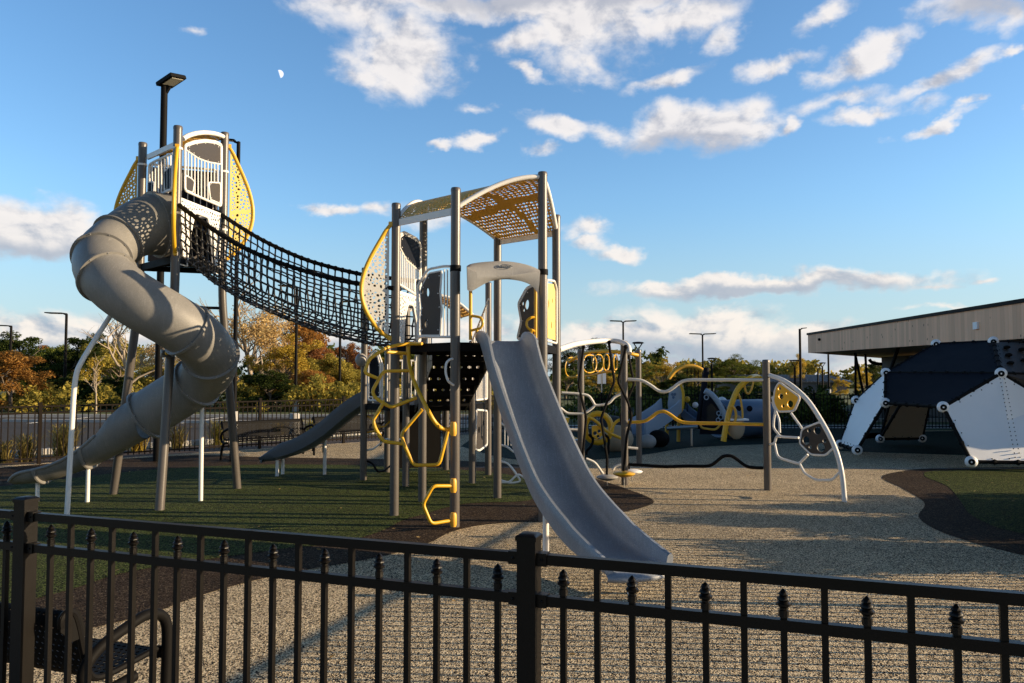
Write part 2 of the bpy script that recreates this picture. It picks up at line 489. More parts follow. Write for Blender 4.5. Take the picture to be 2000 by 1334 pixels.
MT = dict(
    post=mat('post_paint', (0.100, 0.089, 0.080), 0.33, 0.0, 0.08, 3.0, 0.15, 350),
    white=mat('white_paint', (0.80, 0.78, 0.74), 0.42, 0, 0.04, 3.0, 0.1, 300),
    offwhite=mat('pale_panel', (0.74, 0.72, 0.66), 0.5, 0, 0.05, 2.0, 0.1, 300),
    yellow=mat('yellow_paint', (0.76, 0.42, 0.018), 0.38, 0, 0.07, 4.0, 0.1, 300),
    paleyellow=mat('pale_yellow_panel', (0.78, 0.60, 0.16), 0.5, 0, 0.05, 3.0, 0.1, 300),
    gold=mat('gold_panel', (0.76, 0.41, 0.045), 0.45, 0, 0.06, 3.0, 0.1, 300),
    brown=mat('dark_brown_panel', (0.040, 0.033, 0.028), 0.55, 0, 0.1, 5.0, 0.2, 400),
    tube=mat('warm_grey_plastic', (0.215, 0.207, 0.192), 0.5, 0, 0.10, 1.5, 0.35, 220, speck=(420, (0.32, 0.305, 0.28), 0.86), scuff=0.30),
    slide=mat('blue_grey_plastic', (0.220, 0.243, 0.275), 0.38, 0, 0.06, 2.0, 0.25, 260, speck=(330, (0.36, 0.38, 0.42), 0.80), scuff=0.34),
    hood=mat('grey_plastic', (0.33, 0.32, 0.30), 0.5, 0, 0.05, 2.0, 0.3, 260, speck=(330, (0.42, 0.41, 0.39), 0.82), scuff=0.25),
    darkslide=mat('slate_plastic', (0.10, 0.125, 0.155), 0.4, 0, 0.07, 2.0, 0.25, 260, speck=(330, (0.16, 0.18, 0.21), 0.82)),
    black=mat('black_coating', (0.0065, 0.006, 0.0058), 0.62, 0, 0.15, 4.0, 0.2, 300, spec=0.10),
    fence=mat('fence_paint', (0.0042, 0.0030, 0.0022), 0.40, 0, 0.25, 5.0, 0.15, 180, spec=0.22),
    farfence=mat('far_fence_paint', (0.014, 0.0105, 0.008), 0.65, 0, 0.15, 5.0, spec=0.06),
    rope=mat('black_rope', (0.016, 0.015, 0.0145), 0.62, 0, 0.2, 20.0, 0.5, 900),
    clip=mat('rope_clip', (0.12, 0.115, 0.11), 0.4, 0.5, 0.15, 20.0),
    steel=mat('stainless_steel', (0.55, 0.54, 0.52), 0.3, 1.0, 0.05, 4.0),
    navy=mat('navy_panel', (0.0075, 0.009, 0.015), 0.65, 0, 0.1, 2.0, 0.1, 300, spec=0.1),
    paleblue=mat('pale_blue_plastic', (0.30, 0.37, 0.45), 0.45, 0, 0.06, 2.0, 0.2, 250),
    tunnel=mat('blue_plastic', (0.10, 0.16, 0.25), 0.45, 0, 0.06, 2.0, 0.2, 250),
    plasterwhite=mat('white_plastic', (0.88, 0.88, 0.88), 0.4, 0, 0.03, 2.0, 0.1, 300),
    concrete=mat('concrete', (0.42, 0.40, 0.37), 0.85, 0, 0.12, 3.0, 0.4, 120),
    asphalt=mat('asphalt', (0.066, 0.060, 0.056), 0.9, 0, 0.16, 0.6, 0.6, 160, spec=0.1, speck=(160, (0.11, 0.11, 0.11), 0.84)),
    paint=mat('road_paint', (0.75, 0.75, 0.72), 0.7, 0, 0.12, 8.0),
    mulch=mat('mulch', (0.075, 0.045, 0.028), 0.95, 0, 0.4, 12.0, 0.8, 60),
    grass=mat('grass', (0.085, 0.105, 0.028), 0.95, 0, 0.35, 1.2, 0.8, 40),
    bark=mat('bark', (0.16, 0.125, 0.09), 0.9, 0, 0.25, 6.0, 0.6, 40),
    palebark=mat('pale_bark', (0.34, 0.28, 0.21), 0.9, 0, 0.2, 6.0, 0.6, 40),
    roofmetal=mat('blue_roof_metal', (0.055, 0.065, 0.085), 0.42, 0.3, 0.08, 1.0),
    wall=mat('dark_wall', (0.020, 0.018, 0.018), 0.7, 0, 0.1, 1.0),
    tanwall=mat('tan_wall', (0.36, 0.28, 0.19), 0.8, 0, 0.08, 1.0),
    glass=mat('window_glass', (0.02, 0.025, 0.03), 0.08, 0, 0.05, 1.0),
    lamp=mat('lamp_lens', (0.55, 0.52, 0.42), 0.3, 0, 0.03, 1.0),
    brightyellow=mat('bright_yellow_panel', (0.93, 0.48, 0.015), 0.42, 0, 0.05, 4.0),
    red=mat('dark_red_paint', (0.16, 0.055, 0.04), 0.4, 0, 0.05, 2.0),
)
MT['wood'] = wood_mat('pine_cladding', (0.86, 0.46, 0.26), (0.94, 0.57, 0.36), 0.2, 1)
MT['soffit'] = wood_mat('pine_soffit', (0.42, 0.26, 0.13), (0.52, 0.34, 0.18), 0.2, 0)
TAN = rubber('tan_rubber', [(0.37, (0.030, 0.027, 0.025)), (0.62, (0.66, 0.52, 0.33)), (0.84, (0.86, 0.71, 0.475)), (1.0, (0.36, 0.28, 0.18))], 118.0)
GREEN = rubber('green_rubber', [(0.46, (0.009, 0.010, 0.007)), (0.78, (0.068, 0.092, 0.020)), (0.94, (0.105, 0.130, 0.034)), (1.0, (0.19, 0.19, 0.085))])
BROWN = rubber('brown_rubber', [(0.45, (0.016, 0.012, 0.009)), (0.8, (0.060, 0.041, 0.027)), (0.95, (0.088, 0.062, 0.042)), (1.0, (0.17, 0.13, 0.09))])
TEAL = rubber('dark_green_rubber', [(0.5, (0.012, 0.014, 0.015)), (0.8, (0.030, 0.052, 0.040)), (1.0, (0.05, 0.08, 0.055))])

# ---------------------------------------------------------------- mesh helpers
class MB:
    def __init__(s):
        s.v, s.f = [], []

    def add(s, vs, fs):
        o = len(s.v)
        s.v += [Vector(p) for p in vs]
        s.f += [tuple(i + o for i in f) for f in fs]
        return s

    def tube(s, pts, r, n=8, closed=False, cap=True):
        pts = [Vector(p) for p in pts]
        m = len(pts)
        rs = r if isinstance(r, (list, tuple)) else [r] * m
        tg = []
        for i in range(m):
            a = pts[i - 1] if (closed or i > 0) else pts[i]
            b = pts[(i + 1) % m] if (closed or i < m - 1) else pts[i]
            t = (b - a)
            tg.append(t.normalized() if t.length > 1e-9 else Vector((0, 0, 1)))
        t0 = tg[0]
        up = Vector((0, 0, 1)) if abs(t0.z) < 0.9 else Vector((1, 0, 0))
        x = t0.cross(up).normalized()
        rings = []
        for i in range(m):
            if i > 0:
                q = tg[i - 1].rotation_difference(tg[i])
                x = (q @ x)
                x = (x - tg[i] * x.dot(tg[i])).normalized()
            y = tg[i].cross(x)
            rings.append([pts[i] + (x * math.cos(2 * math.pi * k / n) + y * math.sin(2 * math.pi * k / n)) * rs[i] for k in range(n)])
        vs = [p for rg in rings for p in rg]
        fs = []
        for i in range(m if closed else m - 1):
            j = (i + 1) % m
            for k in range(n):
                l = (k + 1) % n
                fs.append((i * n + k, i * n + l, j * n + l, j * n + k))
        if cap and not closed:
            fs.append(tuple(range(n - 1, -1, -1)))
            fs.append(tuple((m - 1) * n + k for k in range(n)))
        return s.add(vs, fs)

    def box(s, c, size, rz=0.0, mtx=None):
        hx, hy, hz = [a / 2 for a in size]
        vs = [Vector((x, y, z)) for z in (-hz, hz) for y in (-hy, hy) for x in (-hx, hx)]
        m = mtx if mtx is not None else Matrix.Rotation(rz, 3, 'Z')
        vs = [m @ p + Vector(c) for p in vs]
        return s.add(vs, [(0, 2, 3, 1), (4, 5, 7, 6), (0, 1, 5, 4), (2, 6, 7, 3), (0, 4, 6, 2), (1, 3, 7, 5)])

    def beam(s, a, b, w, h, up=(0, 0, 1)):
        a, b = Vector(a), Vector(b)
        d = b - a
        L_ = d.length
        x = d.normalized()
        u = Vector(up)
        if abs(x.dot(u)) > 0.98:
            u = Vector((0, 1, 0))
        y = u.cross(x).normalized()
        z = x.cross(y)
        m = Matrix((x, y, z)).transposed()
        return s.box((a + b) / 2, (L_, w, h), mtx=m)

    def lathe(s, prof, c, n=16, rot=0.0):
        c = Vector(c)
        vs, fs = [], []
        for (r, z) in prof:
            for k in range(n):
                a = 2 * math.pi * k / n + rot
                vs.append(c + Vector((r * math.cos(a), r * math.sin(a), z)))
        m = len(prof)
        for i in range(m - 1):
            for k in range(n):
                l = (k + 1) % n
                fs.append((i * n + k, i * n + l, (i + 1) * n + l, (i + 1) * n + k))
        fs.append(tuple(range(n - 1, -1, -1)))
        fs.append(tuple((m - 1) * n + k for k in range(n)))
        return s.add(vs, fs)

    def ball(s, c, r, n=14, m=8, sq=(1, 1, 1)):
        c = Vector(c)
        vs, fs = [], []
        for i in range(1, m):
            a = math.pi * i / m
            for k in range(n):
                b = 2 * math.pi * k / n
                vs.append(c + Vector((r * sq[0] * math.sin(a) * math.cos(b), r * sq[1] * math.sin(a) * math.sin(b), r * sq[2] * math.cos(a))))
        for i in range(m - 2):
            for k in range(n):
                l = (k + 1) % n
                fs.append((i * n + k, (i + 1) * n + k, (i + 1) * n + l, i * n + l))
        t = len(vs)
        vs += [c + Vector((0, 0, r * sq[2])), c - Vector((0, 0, r * sq[2]))]
        for k in range(n):
            l = (k + 1) % n
            fs.append((t, k, l))
            fs.append((t + 1, (m - 2) * n + l, (m - 2) * n + k))
        return s.add(vs, fs)

    def grid(s, rows, closed_u=False):
        """rows: lists of equal length"""
        n = len(rows[0])
        vs = [p for r_ in rows for p in r_]
        fs = []
        for i in range(len(rows) - 1):
            for k in range(n if closed_u else n - 1):
                l = (k + 1) % n
                fs.append((i * n + k, i * n + l, (i + 1) * n + l, (i + 1) * n + k))
        return s.add(vs, fs)

    def prism(s, poly, off):
        """poly: 3-D points of a flat polygon, off: extrusion vector"""
        n = len(poly)
        off = Vector(off)
        vs = [Vector(p) for p in poly] + [Vector(p) + off for p in poly]
        fs = [tuple(range(n - 1, -1, -1)), tuple(range(n, 2 * n))]
        fs += [(i, (i + 1) % n, n + (i + 1) % n, n + i) for i in range(n)]
        return s.add(vs, fs)

    def build(s, name, m, parent=None, angle=38.0):
        org = Vector((0, 0, 0))
        q = parent
        while q is not None:
            org += q.location
            q = q.parent
        me = bpy.data.meshes.new(name)
        me.from_pydata([tuple(p - org) for p in s.v], [], s.f)
        return link_mesh(name, me, m, parent, angle)


def link_mesh(name, me, m, parent, angle=38.0):
    bm = bmesh.new()
    bm.from_mesh(me)
    bmesh.ops.recalc_face_normals(bm, faces=bm.faces)
    bm.to_mesh(me)
    bm.free()
    me.polygons.foreach_set('use_smooth', [True] * len(me.polygons))
    try:
        me.set_sharp_from_angle(angle=R(angle))
    except Exception:
        pass
    me.materials.append(m)
    o = bpy.data.objects.new(name, me)
    COL.objects.link(o)
    if parent is not None:
        o.parent = parent
    return o


def tag(o, label=None, cat=None, group=None, kind=None):
    for k, v in (('label', label), ('category', cat), ('group', group), ('kind', kind)):
        if v:
            o[k] = v
    return o


def thing(name, loc, label, cat, group=None):
    o = bpy.data.objects.new(name, None)
    o.empty_display_size = 0.2
    COL.objects.link(o)
    o.location = loc
    return tag(o, label, cat, group)


def copy_tree(o, parent=None):
    c = o.copy()
    COL.objects.link(c)
    c.parent = parent
    for ch in o.children:
        copy_tree(ch, c)
    return c


def rounded(pts, rad=0.05, seg=4):
    pts = [Vector(p) for p in pts]
    out = [pts[0]]
    for i in range(1, len(pts) - 1):
        a, b, c = pts[i - 1], pts[i], pts[i + 1]
        d1, d2 = (a - b), (c - b)
        r1 = min(rad, d1.length * 0.45)
        r2 = min(rad, d2.length * 0.45)
        p, q = b + d1.normalized() * r1, b + d2.normalized() * r2
        for k in range(seg + 1):
            t = k / seg
            out.append(p * (1 - t) ** 2 + b * 2 * t * (1 - t) + q * t * t)
    out.append(pts[-1])
    return out


def spline(pts, seg=6, closed=False):
    pts = [Vector(p) for p in pts]
    n = len(pts)
    out = []
    for i in range(n if closed else n - 1):
        if closed:
            p0, p1, p2, p3 = pts[(i - 1) % n], pts[i], pts[(i + 1) % n], pts[(i + 2) % n]
        else:
            p0, p1, p2, p3 = pts[max(i - 1, 0)], pts[i], pts[i + 1], pts[min(i + 2, n - 1)]
        for k in range(seg):
            t = k / seg
            out.append(0.5 * ((2 * p1) + (p2 - p0) * t + (2 * p0 - 5 * p1 + 4 * p2 - p3) * t * t + (3 * p1 - p0 - 3 * p2 + p3) * t ** 3))
    if not closed:
        out.append(pts[-1])
    return out


class Plane:
    """vertical plane through two ground points; n points to the side of the camera"""
    def __init__(s, a, b):
        s.o = Vector((a[0], a[1], 0))
        d = Vector((b[0] - a[0], b[1] - a[1], 0))
        s.L = d.length
        s.u = d.normalized()
        s.n = Vector((s.u.y, -s.u.x, 0))
        if s.n.dot(Vector((0, 0, 0)) - s.o) < 0:
            s.n = -s.n

    def pt(s, px, py, off=0.0):
        d = ray(px, py)
        c = Vector((0, 0, CH))
        t = (s.o + s.n * off - c).dot(s.n) / d.dot(s.n)
        return c + d * t

    def uv(s, px, py, off=0.0):
        p = s.pt(px, py, off) - s.o
        return (p.dot(s.u), p.z)

    def at(s, u, z, off=0.0):
        return s.o + s.u * u + s.n * off + Vector((0, 0, z))


def plate_mesh(outline, holes, thick):
    cu = bpy.data.curves.new('plate', 'CURVE')
    cu.dimensions = '2D'
    cu.fill_mode = 'BOTH'
    cu.extrude = thick / 2
    for loop in [outline] + holes:
        sp = cu.splines.new('POLY')
        sp.points.add(len(loop) - 1)
        for i, (x, y) in enumerate(loop):
            sp.points[i].co = (x, y, 0, 1)
        sp.use_cyclic_u = True
    ob = bpy.data.objects.new('plate', cu)
    COL.objects.link(ob)
    me = bpy.data.meshes.new_from_object(ob)
    bpy.data.objects.remove(ob)
    bpy.data.curves.remove(cu)
    return me


def plate(name, m, parent, outline, holes, thick, fn, angle=38.0):
    """outline, holes in (u, v); fn(u, v, w) -> world point"""
    me = plate_mesh(outline, holes, thick)
    me.materials.clear()
    org = Vector((0, 0, 0))
    q = parent
    while q is not None:
        org += q.location
        q = q.parent
    for v in me.vertices:
        c = v.co
        v.co = fn(c.x, c.y, c.z) - org
    bm = bmesh.new(); bm.from_mesh(me)
    bmesh.ops.remove_doubles(bm, verts=bm.verts, dist=1e-5)
    bm.to_mesh(me); bm.free()
    me.name = name
    return link_mesh(name, me, m, parent, angle)


def cell_plate(name, m, parent, nu, nv, solid, fn, seed, th=0.008, rr=(0.27, 0.47), angle=60):
    """sheet over the unit square, nu x nv cells, an oval hole in each cell unless solid(u, v); fn(u, v, w) -> world point"""
    rnd = random.Random(seed)
    corner = {}
    for i in range(nu + 1):
        for j in range(nv + 1):
            e = 0 if i in (0, nu) or j in (0, nv) else 0.29
            corner[i, j] = ((i + rnd.uniform(-e, e)) / nu, (j + rnd.uniform(-e, e)) / nv)
    vs, fs, top = [], [], {}
    def vert(u, v, w):
        k = (round(u, 6), round(v, 6), w)
        if k not in top:
            top[k] = len(vs)
            vs.append(fn(u, v, (w - .5) * th))
        return top[k]
    for i in range(nu):
        for j in range(nv):
            c = [corner[i, j], corner[i + 1, j], corner[i + 1, j + 1], corner[i, j + 1]]
            ring = []
            for k in range(4):
                a, b = c[k], c[(k + 1) % 4]
                ring += [a, ((a[0] + b[0]) / 2, (a[1] + b[1]) / 2)]
            cu, cv = sum(p[0] for p in c) / 4, sum(p[1] for p in c) / 4
            if solid(cu, cv):
                for w in (0, 1):
                    fs.append(tuple(vert(*p, w) for p in ring))
                continue
            r1 = rnd.uniform(*rr)
            e = rnd.uniform(.68, .95)
            a0 = rnd.uniform(0, math.pi)
            hole = []
            for p in ring:
                dx, dy = (p[0] - cu) * nu, (p[1] - cv) * nv
                t = math.atan2(dy, dx)
                rad = r1 * e / math.sqrt((e * math.cos(t - a0)) ** 2 + math.sin(t - a0) ** 2)
                hole.append((cu + math.cos(t) * rad / nu, cv + math.sin(t) * rad / nv))
            for k in range(8):
                l = (k + 1) % 8
                for w in (0, 1):
                    fs.append((vert(*ring[k], w), vert(*ring[l], w), vert(*hole[l], w), vert(*hole[k], w)))
                fs.append((vert(*hole[k], 0), vert(*hole[l], 0), vert(*hole[l], 1), vert(*hole[k], 1)))
    for (i0, j0, i1, j1, n) in ((0, 0, 1, 0, nu), (nu, 0, 0, 1, nv), (0, nv, 1, 0, nu), (0, 0, 0, 1, nv)):
        for k in range(n):
            a, b = corner[i0 + i1 * k, j0 + j1 * k], corner[i0 + i1 * (k + 1), j0 + j1 * (k + 1)]
            mid = ((a[0] + b[0]) / 2, (a[1] + b[1]) / 2)
            for p, q in ((a, mid), (mid, b)):
                fs.append((vert(*p, 0), vert(*q, 0), vert(*q, 1), vert(*p, 1)))
    mb = MB().add(vs, fs)
    return mb.build(name, m, parent, angle)


def veins(lines):
    def f(u, v):
        return any(edge_dist((u, v), [(a, b), (c, d)]) < w for a, b, c, d, w in lines)
    return f


def inside(p, poly):
    x, y = p
    c = False
    n = len(poly)
    for i in range(n):
        x1, y1 = poly[i]
        x2, y2 = poly[(i + 1) % n]
        if (y1 > y) != (y2 > y) and x < (x2 - x1) * (y - y1) / (y2 - y1) + x1:
            c = not c
    return c


def edge_dist(p, poly):
    x, y = p
    best = 1e9
    n = len(poly)
    for i in range(n):
        x1, y1 = poly[i]
        x2, y2 = poly[(i + 1) % n]
        dx, dy = x2 - x1, y2 - y1
        l2 = dx * dx + dy * dy or 1e-12
        t = max(0, min(1, ((x - x1) * dx + (y - y1) * dy) / l2))
        best = min(best, math.hypot(x - x1 - t * dx, y - y1 - t * dy))
    return best


def perforate(poly, rmin, rmax, gap, margin, seed, voids=(), n=9, tries=9000):
    """random oval holes; voids = bands (x1, y1, x2, y2, half width) kept solid"""
    rnd = random.Random(seed)
    xs = [p[0] for p in poly]
    ys = [p[1] for p in poly]
    cell = {}
    got = []
    g = 2 * rmax + gap
    for _ in range(tries):
        p = (rnd.uniform(min(xs), max(xs)), rnd.uniform(min(ys), max(ys)))
        r = rnd.uniform(rmin, rmax)
        key = (int(p[0] / g), int(p[1] / g))
        ok = True
        for i in (-1, 0, 1):
            for j in (-1, 0, 1):
                for (q, rq) in cell.get((key[0] + i, key[1] + j), ()):
                    if math.hypot(p[0] - q[0], p[1] - q[1]) < (r + rq) * 1.0 + gap:
                        ok = False
        if not ok or not inside(p, poly) or edge_dist(p, poly) < margin + r:
            continue
        if any(edge_dist(p, [(v[0], v[1]), (v[2], v[3])]) < v[4] + r for v in voids):
            continue
        cell.setdefault(key, []).append((p, r))
        got.append((p, r))
    out = []
    for (p, r) in got:
        a0 = rnd.uniform(0, math.pi)
        e = rnd.uniform(0.6, 0.85)
        lp = []
        for k in range(n):
            t = 2 * math.pi * k / n
            x, y = r * math.cos(t), r * e * math.sin(t)
            lp.append((p[0] + x * math.cos(a0) - y * math.sin(a0), p[1] + x * math.sin(a0) + y * math.cos(a0)))
        out.append(lp)
    return out


def circle(cx, cy, rx, ry=None, n=14, a0=0.0):
    ry = ry or rx
    return [(cx + rx * math.cos(2 * math.pi * k / n) * math.cos(a0) - ry * math.sin(2 * math.pi * k / n) * math.sin(a0),
             cy + rx * math.cos(2 * math.pi * k / n) * math.sin(a0) + ry * math.sin(2 * math.pi * k / n) * math.cos(a0)) for k in range(n)]


Z = Vector((0, 0, 1))

# ---------------------------------------------------------------- ground, surfaces
def sheet(name, pts, z, m, label=None):
    """flat polygon on the ground, pts = (x, y)"""
    bm = bmesh.new()
    vs = [bm.verts.new((p[0], p[1], z)) for p in pts]
    es = [bm.edges.new((vs[i], vs[(i + 1) % len(vs)])) for i in range(len(vs))]
    bmesh.ops.triangle_fill(bm, edges=es, use_beauty=True, use_dissolve=False)
    for f in bm.faces:
        f.normal_update()
        if f.normal.z < 0:
            f.normal_flip()
    me = bpy.data.meshes.new(name)
    bm.to_mesh(me)
    bm.free()
    me.materials.append(m)
    o = bpy.data.objects.new(name, me)
    COL.objects.link(o)
    o['kind'] = 'structure'
    if label:
        o['label'] = label
    return o


def gp(pxs, seg=6):
    """smooth closed outline from photo pixels on the ground (the tilt of the ground is nil)"""
    return [(p.x, p.y) for p in spline([G(*p) for p in pxs], seg, True)]


def gline(pxs, seg=6):
    return [(p.x, p.y) for p in spline([G(*p) for p in pxs], seg)]


sheet('ground', [(-900, -60), (900, -60), (900, 2200), (-900, 2200)], -0.03, MT['grass'])
FD = Vector((-0.940, 0.341, 0)).normalized()          # near fence direction (to the left, away)
FP = Vector((0.056, 2.60, 0))                        # its post in the middle of the picture
RD = Vector((0.341, 0.940, 0)).normalized()          # the unseen fence added on the right runs square to it
CORNER = FP - FD * 3.86
RIGHT_END = CORNER + RD * 9.75
LA, LB = Vector((-11.2, 14.1, 0)), Vector((0.6, 25.6, 0))   # far fence on the left, then along the back
LC = Vector((24.0, 25.9, 0))
sheet('rubber_surface', [(-12.0, 13.6), (-11.6, 4.6), (FP + FD * 6).xy[:], CORNER.xy[:], RIGHT_END.xy[:], (24, 11.2), (24, 25.7), (0.6, 25.5)], 0.0, TAN,
      'tan speckled poured rubber playground surface')
sheet('brown_rubber', gline([(-420, 1330), (0, 1262), (190, 1225), (297, 1198), (385, 1166), (455, 1145), (525, 1128), (595, 1114), (700, 1096), (780, 1079), (840, 1060), (882, 1039), (940, 1026), (1015, 1020), (1064, 1019), (1140, 1014),
                             (1200, 1004), (1250, 993), (1277, 979), (1235, 959), (1143, 930), (1040, 911), (900, 900), (760, 897), (520, 893), (400, 889), (300, 893), (150, 902), (0, 914), (-300, 942)]), 0.004, BROWN)
sheet('green_rubber', gline([(-420, 1235), (0, 1188), (70, 1170), (140, 1152), (227, 1124), (315, 1107), (430, 1090), (560, 1072), (660, 1062), (740, 1040), (785, 1018), (825, 1006), (905, 985), (1000, 981), (1040, 976), (1060, 962),
                             (1030, 938), (950, 922), (760, 911), (520, 908), (300, 918), (60, 944), (-300, 990)]), 0.008, GREEN)
sheet('brown_rubber', gline([(2300, 1150), (2000, 1085), (1897, 1059), (1826, 1034), (1794, 1009), (1805, 982), (1762, 954), (1722, 933), (1760, 921), (1860, 914), (2300, 912)]), 0.004, BROWN)
sheet('green_rubber', gline([(2300, 1120), (2000, 1044), (1945, 1030), (1895, 1005), (1875, 978), (1850, 950), (1805, 928), (1870, 919), (2300, 917)]), 0.008, GREEN)
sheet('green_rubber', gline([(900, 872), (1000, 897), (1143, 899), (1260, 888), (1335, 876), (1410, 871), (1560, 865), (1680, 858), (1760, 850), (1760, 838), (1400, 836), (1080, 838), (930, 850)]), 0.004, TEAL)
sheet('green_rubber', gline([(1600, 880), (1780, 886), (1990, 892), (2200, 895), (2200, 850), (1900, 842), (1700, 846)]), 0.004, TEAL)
# outside the fences
sheet('parking_lot', [(-60, 17.5), (-12.0, 17.0), (-4.6, 24.2), (0.2, 29.5), (1.0, 34), (-60, 34)], -0.015, MT['asphalt'])
sheet('planting_bed', [(-13, 12.6), (-11.3, 14.25), (0.45, 25.75), (0.0, 28.3), (-4.5, 23.6), (-11.9, 16.4), (-16, 15.5)], -0.02, MT['mulch'])
sheet('parking_lot', [(3, 31), (60, 31), (60, 43), (3, 43)], -0.015, MT['asphalt'])
sheet('path', [(-3, 0.0), (8, -4), (16, 8), (16, 11.0), (8.2, 10.6), (4.4, 0.6), (0.4, 2.0), (-9, 5.6), (-10, 2.2)], -0.012, MT['concrete'])
sheet('path', [(2.0, 26.6), (40, 26.9), (40, 29.0), (2.0, 28.6)], -0.012, MT['concrete'])


def kerb(pts, w=0.16, h=0.13):
    mb = MB()
    for a, b in zip(pts[:-1], pts[1:]):
        mb.beam((a[0], a[1], h / 2 - 0.03), (b[0], b[1], h / 2 - 0.03), w, h)
    o = mb.build('kerb', MT['concrete'])
    o['kind'] = 'structure'
    return o


kerb([(-60, 17.4), (-11.9, 16.9), (-4.6, 24.1), (0.3, 29.4), (1.1, 34)])
kerb([(-60, 34.1), (1.1, 34.1)], 0.3, 0.14)
kerb([(-20, 30.8), (-8.5, 29.6), (-1.2, 30.0)], 0.3, 0.12)
kerb([(3, 30.9), (60, 30.9)], 0.3, 0.14)
for i in range(5):
    x = -30 + i * 5.8
    mb = MB().box((x, 31.8, -0.0115), (0.12, 4.2, 0.004), 0.0)
    o = mb.build('parking_line', MT['paint'])
    o['kind'] = 'structure'
mb = MB().box((4.7, 15.05, 0.003), (11.0, 0.035, 0.004), R(-1.2))
o = mb.build('surface_seam', MT['concrete'])
o['kind'] = 'structure'

# ---------------------------------------------------------------- fences
FH_TOP, FH_MID, FH_POST = 1.170, 1.037, 1.235
PK = 0.1125


def fence_post(parent, p, d, m, size=0.064, h=FH_POST):
    a = math.atan2(d.y, d.x)
    mb = MB().box((p.x, p.y, h / 2 - 0.01), (size, size, h - 0.02), a)
    o = mb.build('post', m, parent)
    cp = MB()
    s2 = size / 2 + 0.004
    rows = []
    for (k, z) in ((s2, h - 0.022), (s2, h - 0.008), (s2 - 0.012, h), (0.001, h + 0.002)):
        rows.append([Vector((p.x, p.y, z)) + Matrix.Rotation(a, 3, 'Z') @ Vector(c) for c in ((k, k, 0), (-k, k, 0), (-k, -k, 0), (k, -k, 0))])
    cp.grid(rows, True)
    cp.build('post_cap', m, o)
    return o


def finial_mb(p, z, a, s=1.0):
    mb = MB()
    rt2 = math.sqrt(2)
    prof = [(0.0085, 0), (0.0105, 0.001), (0.0105, 0.020), (0.0085, 0.022), (0.0085, 0.028), (0.0145, 0.034), (0.0150, 0.040), (0.0105, 0.046),
            (0.0135, 0.051), (0.0125, 0.057), (0.0085, 0.062), (0.0105, 0.066), (0.0072, 0.074), (0.0006, 0.083)]
    mb.lathe([(r * rt2 * s, zz * s) for r, zz in prof], (p.x, p.y, z), 8, a + math.pi / 4)
    return mb


def near_fence():
    t = thing('metal_fence', FP, 'near dark metal picket fence across the bottom of the photo with spear finials', 'fence')
    m = MT['fence']
    a = math.atan2(FD.y, FD.x)
    posts = [-3.86, -1.62, 0.0, 2.285, 4.57]
    for q in posts:
        fence_post(t, FP + FD * q, FD, m)
    for q0, q1 in zip(posts[:-1], posts[1:]):
        A, B = FP + FD * (q0 + 0.032), FP + FD * (q1 - 0.032)
        for zt in (FH_TOP, FH_MID):
            rl_ = MB().beam(A + Z * (zt - 0.0165), B + Z * (zt - 0.0165), 0.030, 0.033).build('rail', m, t)
            for e_, sg in ((A, 1), (B, -1)):
                bk = MB().beam(e_ - FD * 0.002 * sg + Z * (zt - 0.0165), e_ + FD * 0.034 * sg + Z * (zt - 0.0165), 0.040, 0.042)
                for yy in (-.0215, .0215):
                    bk.ball(e_ + FD * 0.018 * sg + Z * (zt - 0.0165) + Vector((-FD.y, FD.x, 0)) * yy, 0.005, 6, 4)
                bk.build('bracket', m, rl_)
        MB().beam(A + Z * 0.115, B + Z * 0.115, 0.030, 0.033).build('rail', m, t)
    # pickets: every other one ends in a spear between the two upper rails
    pts = [(-0.118 - i * PK, i % 2 == 0) for i in range(32)] + [(0.110 + i * PK, i % 2 == 0) for i in range(19)]
    pts += [(2.395 + i * PK, i % 2 == 0) for i in range(8)]
    for (q, spear) in pts:
        if any(abs(q - k) < 0.045 for k in posts):
            continue
        p = FP + FD * q
        top = FH_MID + 0.006 if spear else FH_TOP - 0.033
        o = MB().box((p.x, p.y, (top + 0.06) / 2), (0.019, 0.019, top - 0.06), a).build('picket', m, t)
        if spear:
            finial_mb(p, FH_MID + 0.006, a).build('finial', m, o)
    return t


near_fence()


def panel_fence(name, A, B, label, m, bay=2.44, finials=True, pk=PK, last=True, first=True, tall=0.0):
    A, B = Vector(A), Vector(B)
    d = (B - A).normalized()
    L_ = (B - A).length
    n = max(1, round(L_ / bay))
    t = thing(name, A, label, 'fence')
    a = math.atan2(d.y, d.x)
    for i in range(n + 1):
        if (i == 0 and not first) or (i == n and not last):
            continue
        fence_post(t, A + d * (L_ * i / n), d, m, 0.064, FH_POST + tall)
    for i in range(n):
        p0, p1 = A + d * (L_ * i / n + 0.034), A + d * (L_ * (i + 1) / n - 0.034)
        mb = MB()
        for zt in ((FH_TOP + tall - 0.0165, 0.115) if tall else (FH_TOP - 0.0165, FH_MID - 0.0165, 0.115)):
            mb.beam(p0 + Z * zt, p1 + Z * zt, 0.030, 0.033)
        k = int((p1 - p0).length / pk)
        for j in range(k):
            q = p0 + (p1 - p0) * ((j + 0.5) / k)
            sp = j % 2 == 0 and not tall
            top = FH_MID + 0.006 if sp else FH_TOP + tall - 0.033
            mb.box((q.x, q.y, (top + 0.06) / 2), (0.019, 0.019, top - 0.06), a)
            if sp and finials:
                f = finial_mb(q, FH_MID + 0.006, a, 1.0)
                mb.add(f.v, f.f)
        mb.build('picket_panel', m, t)
    return t


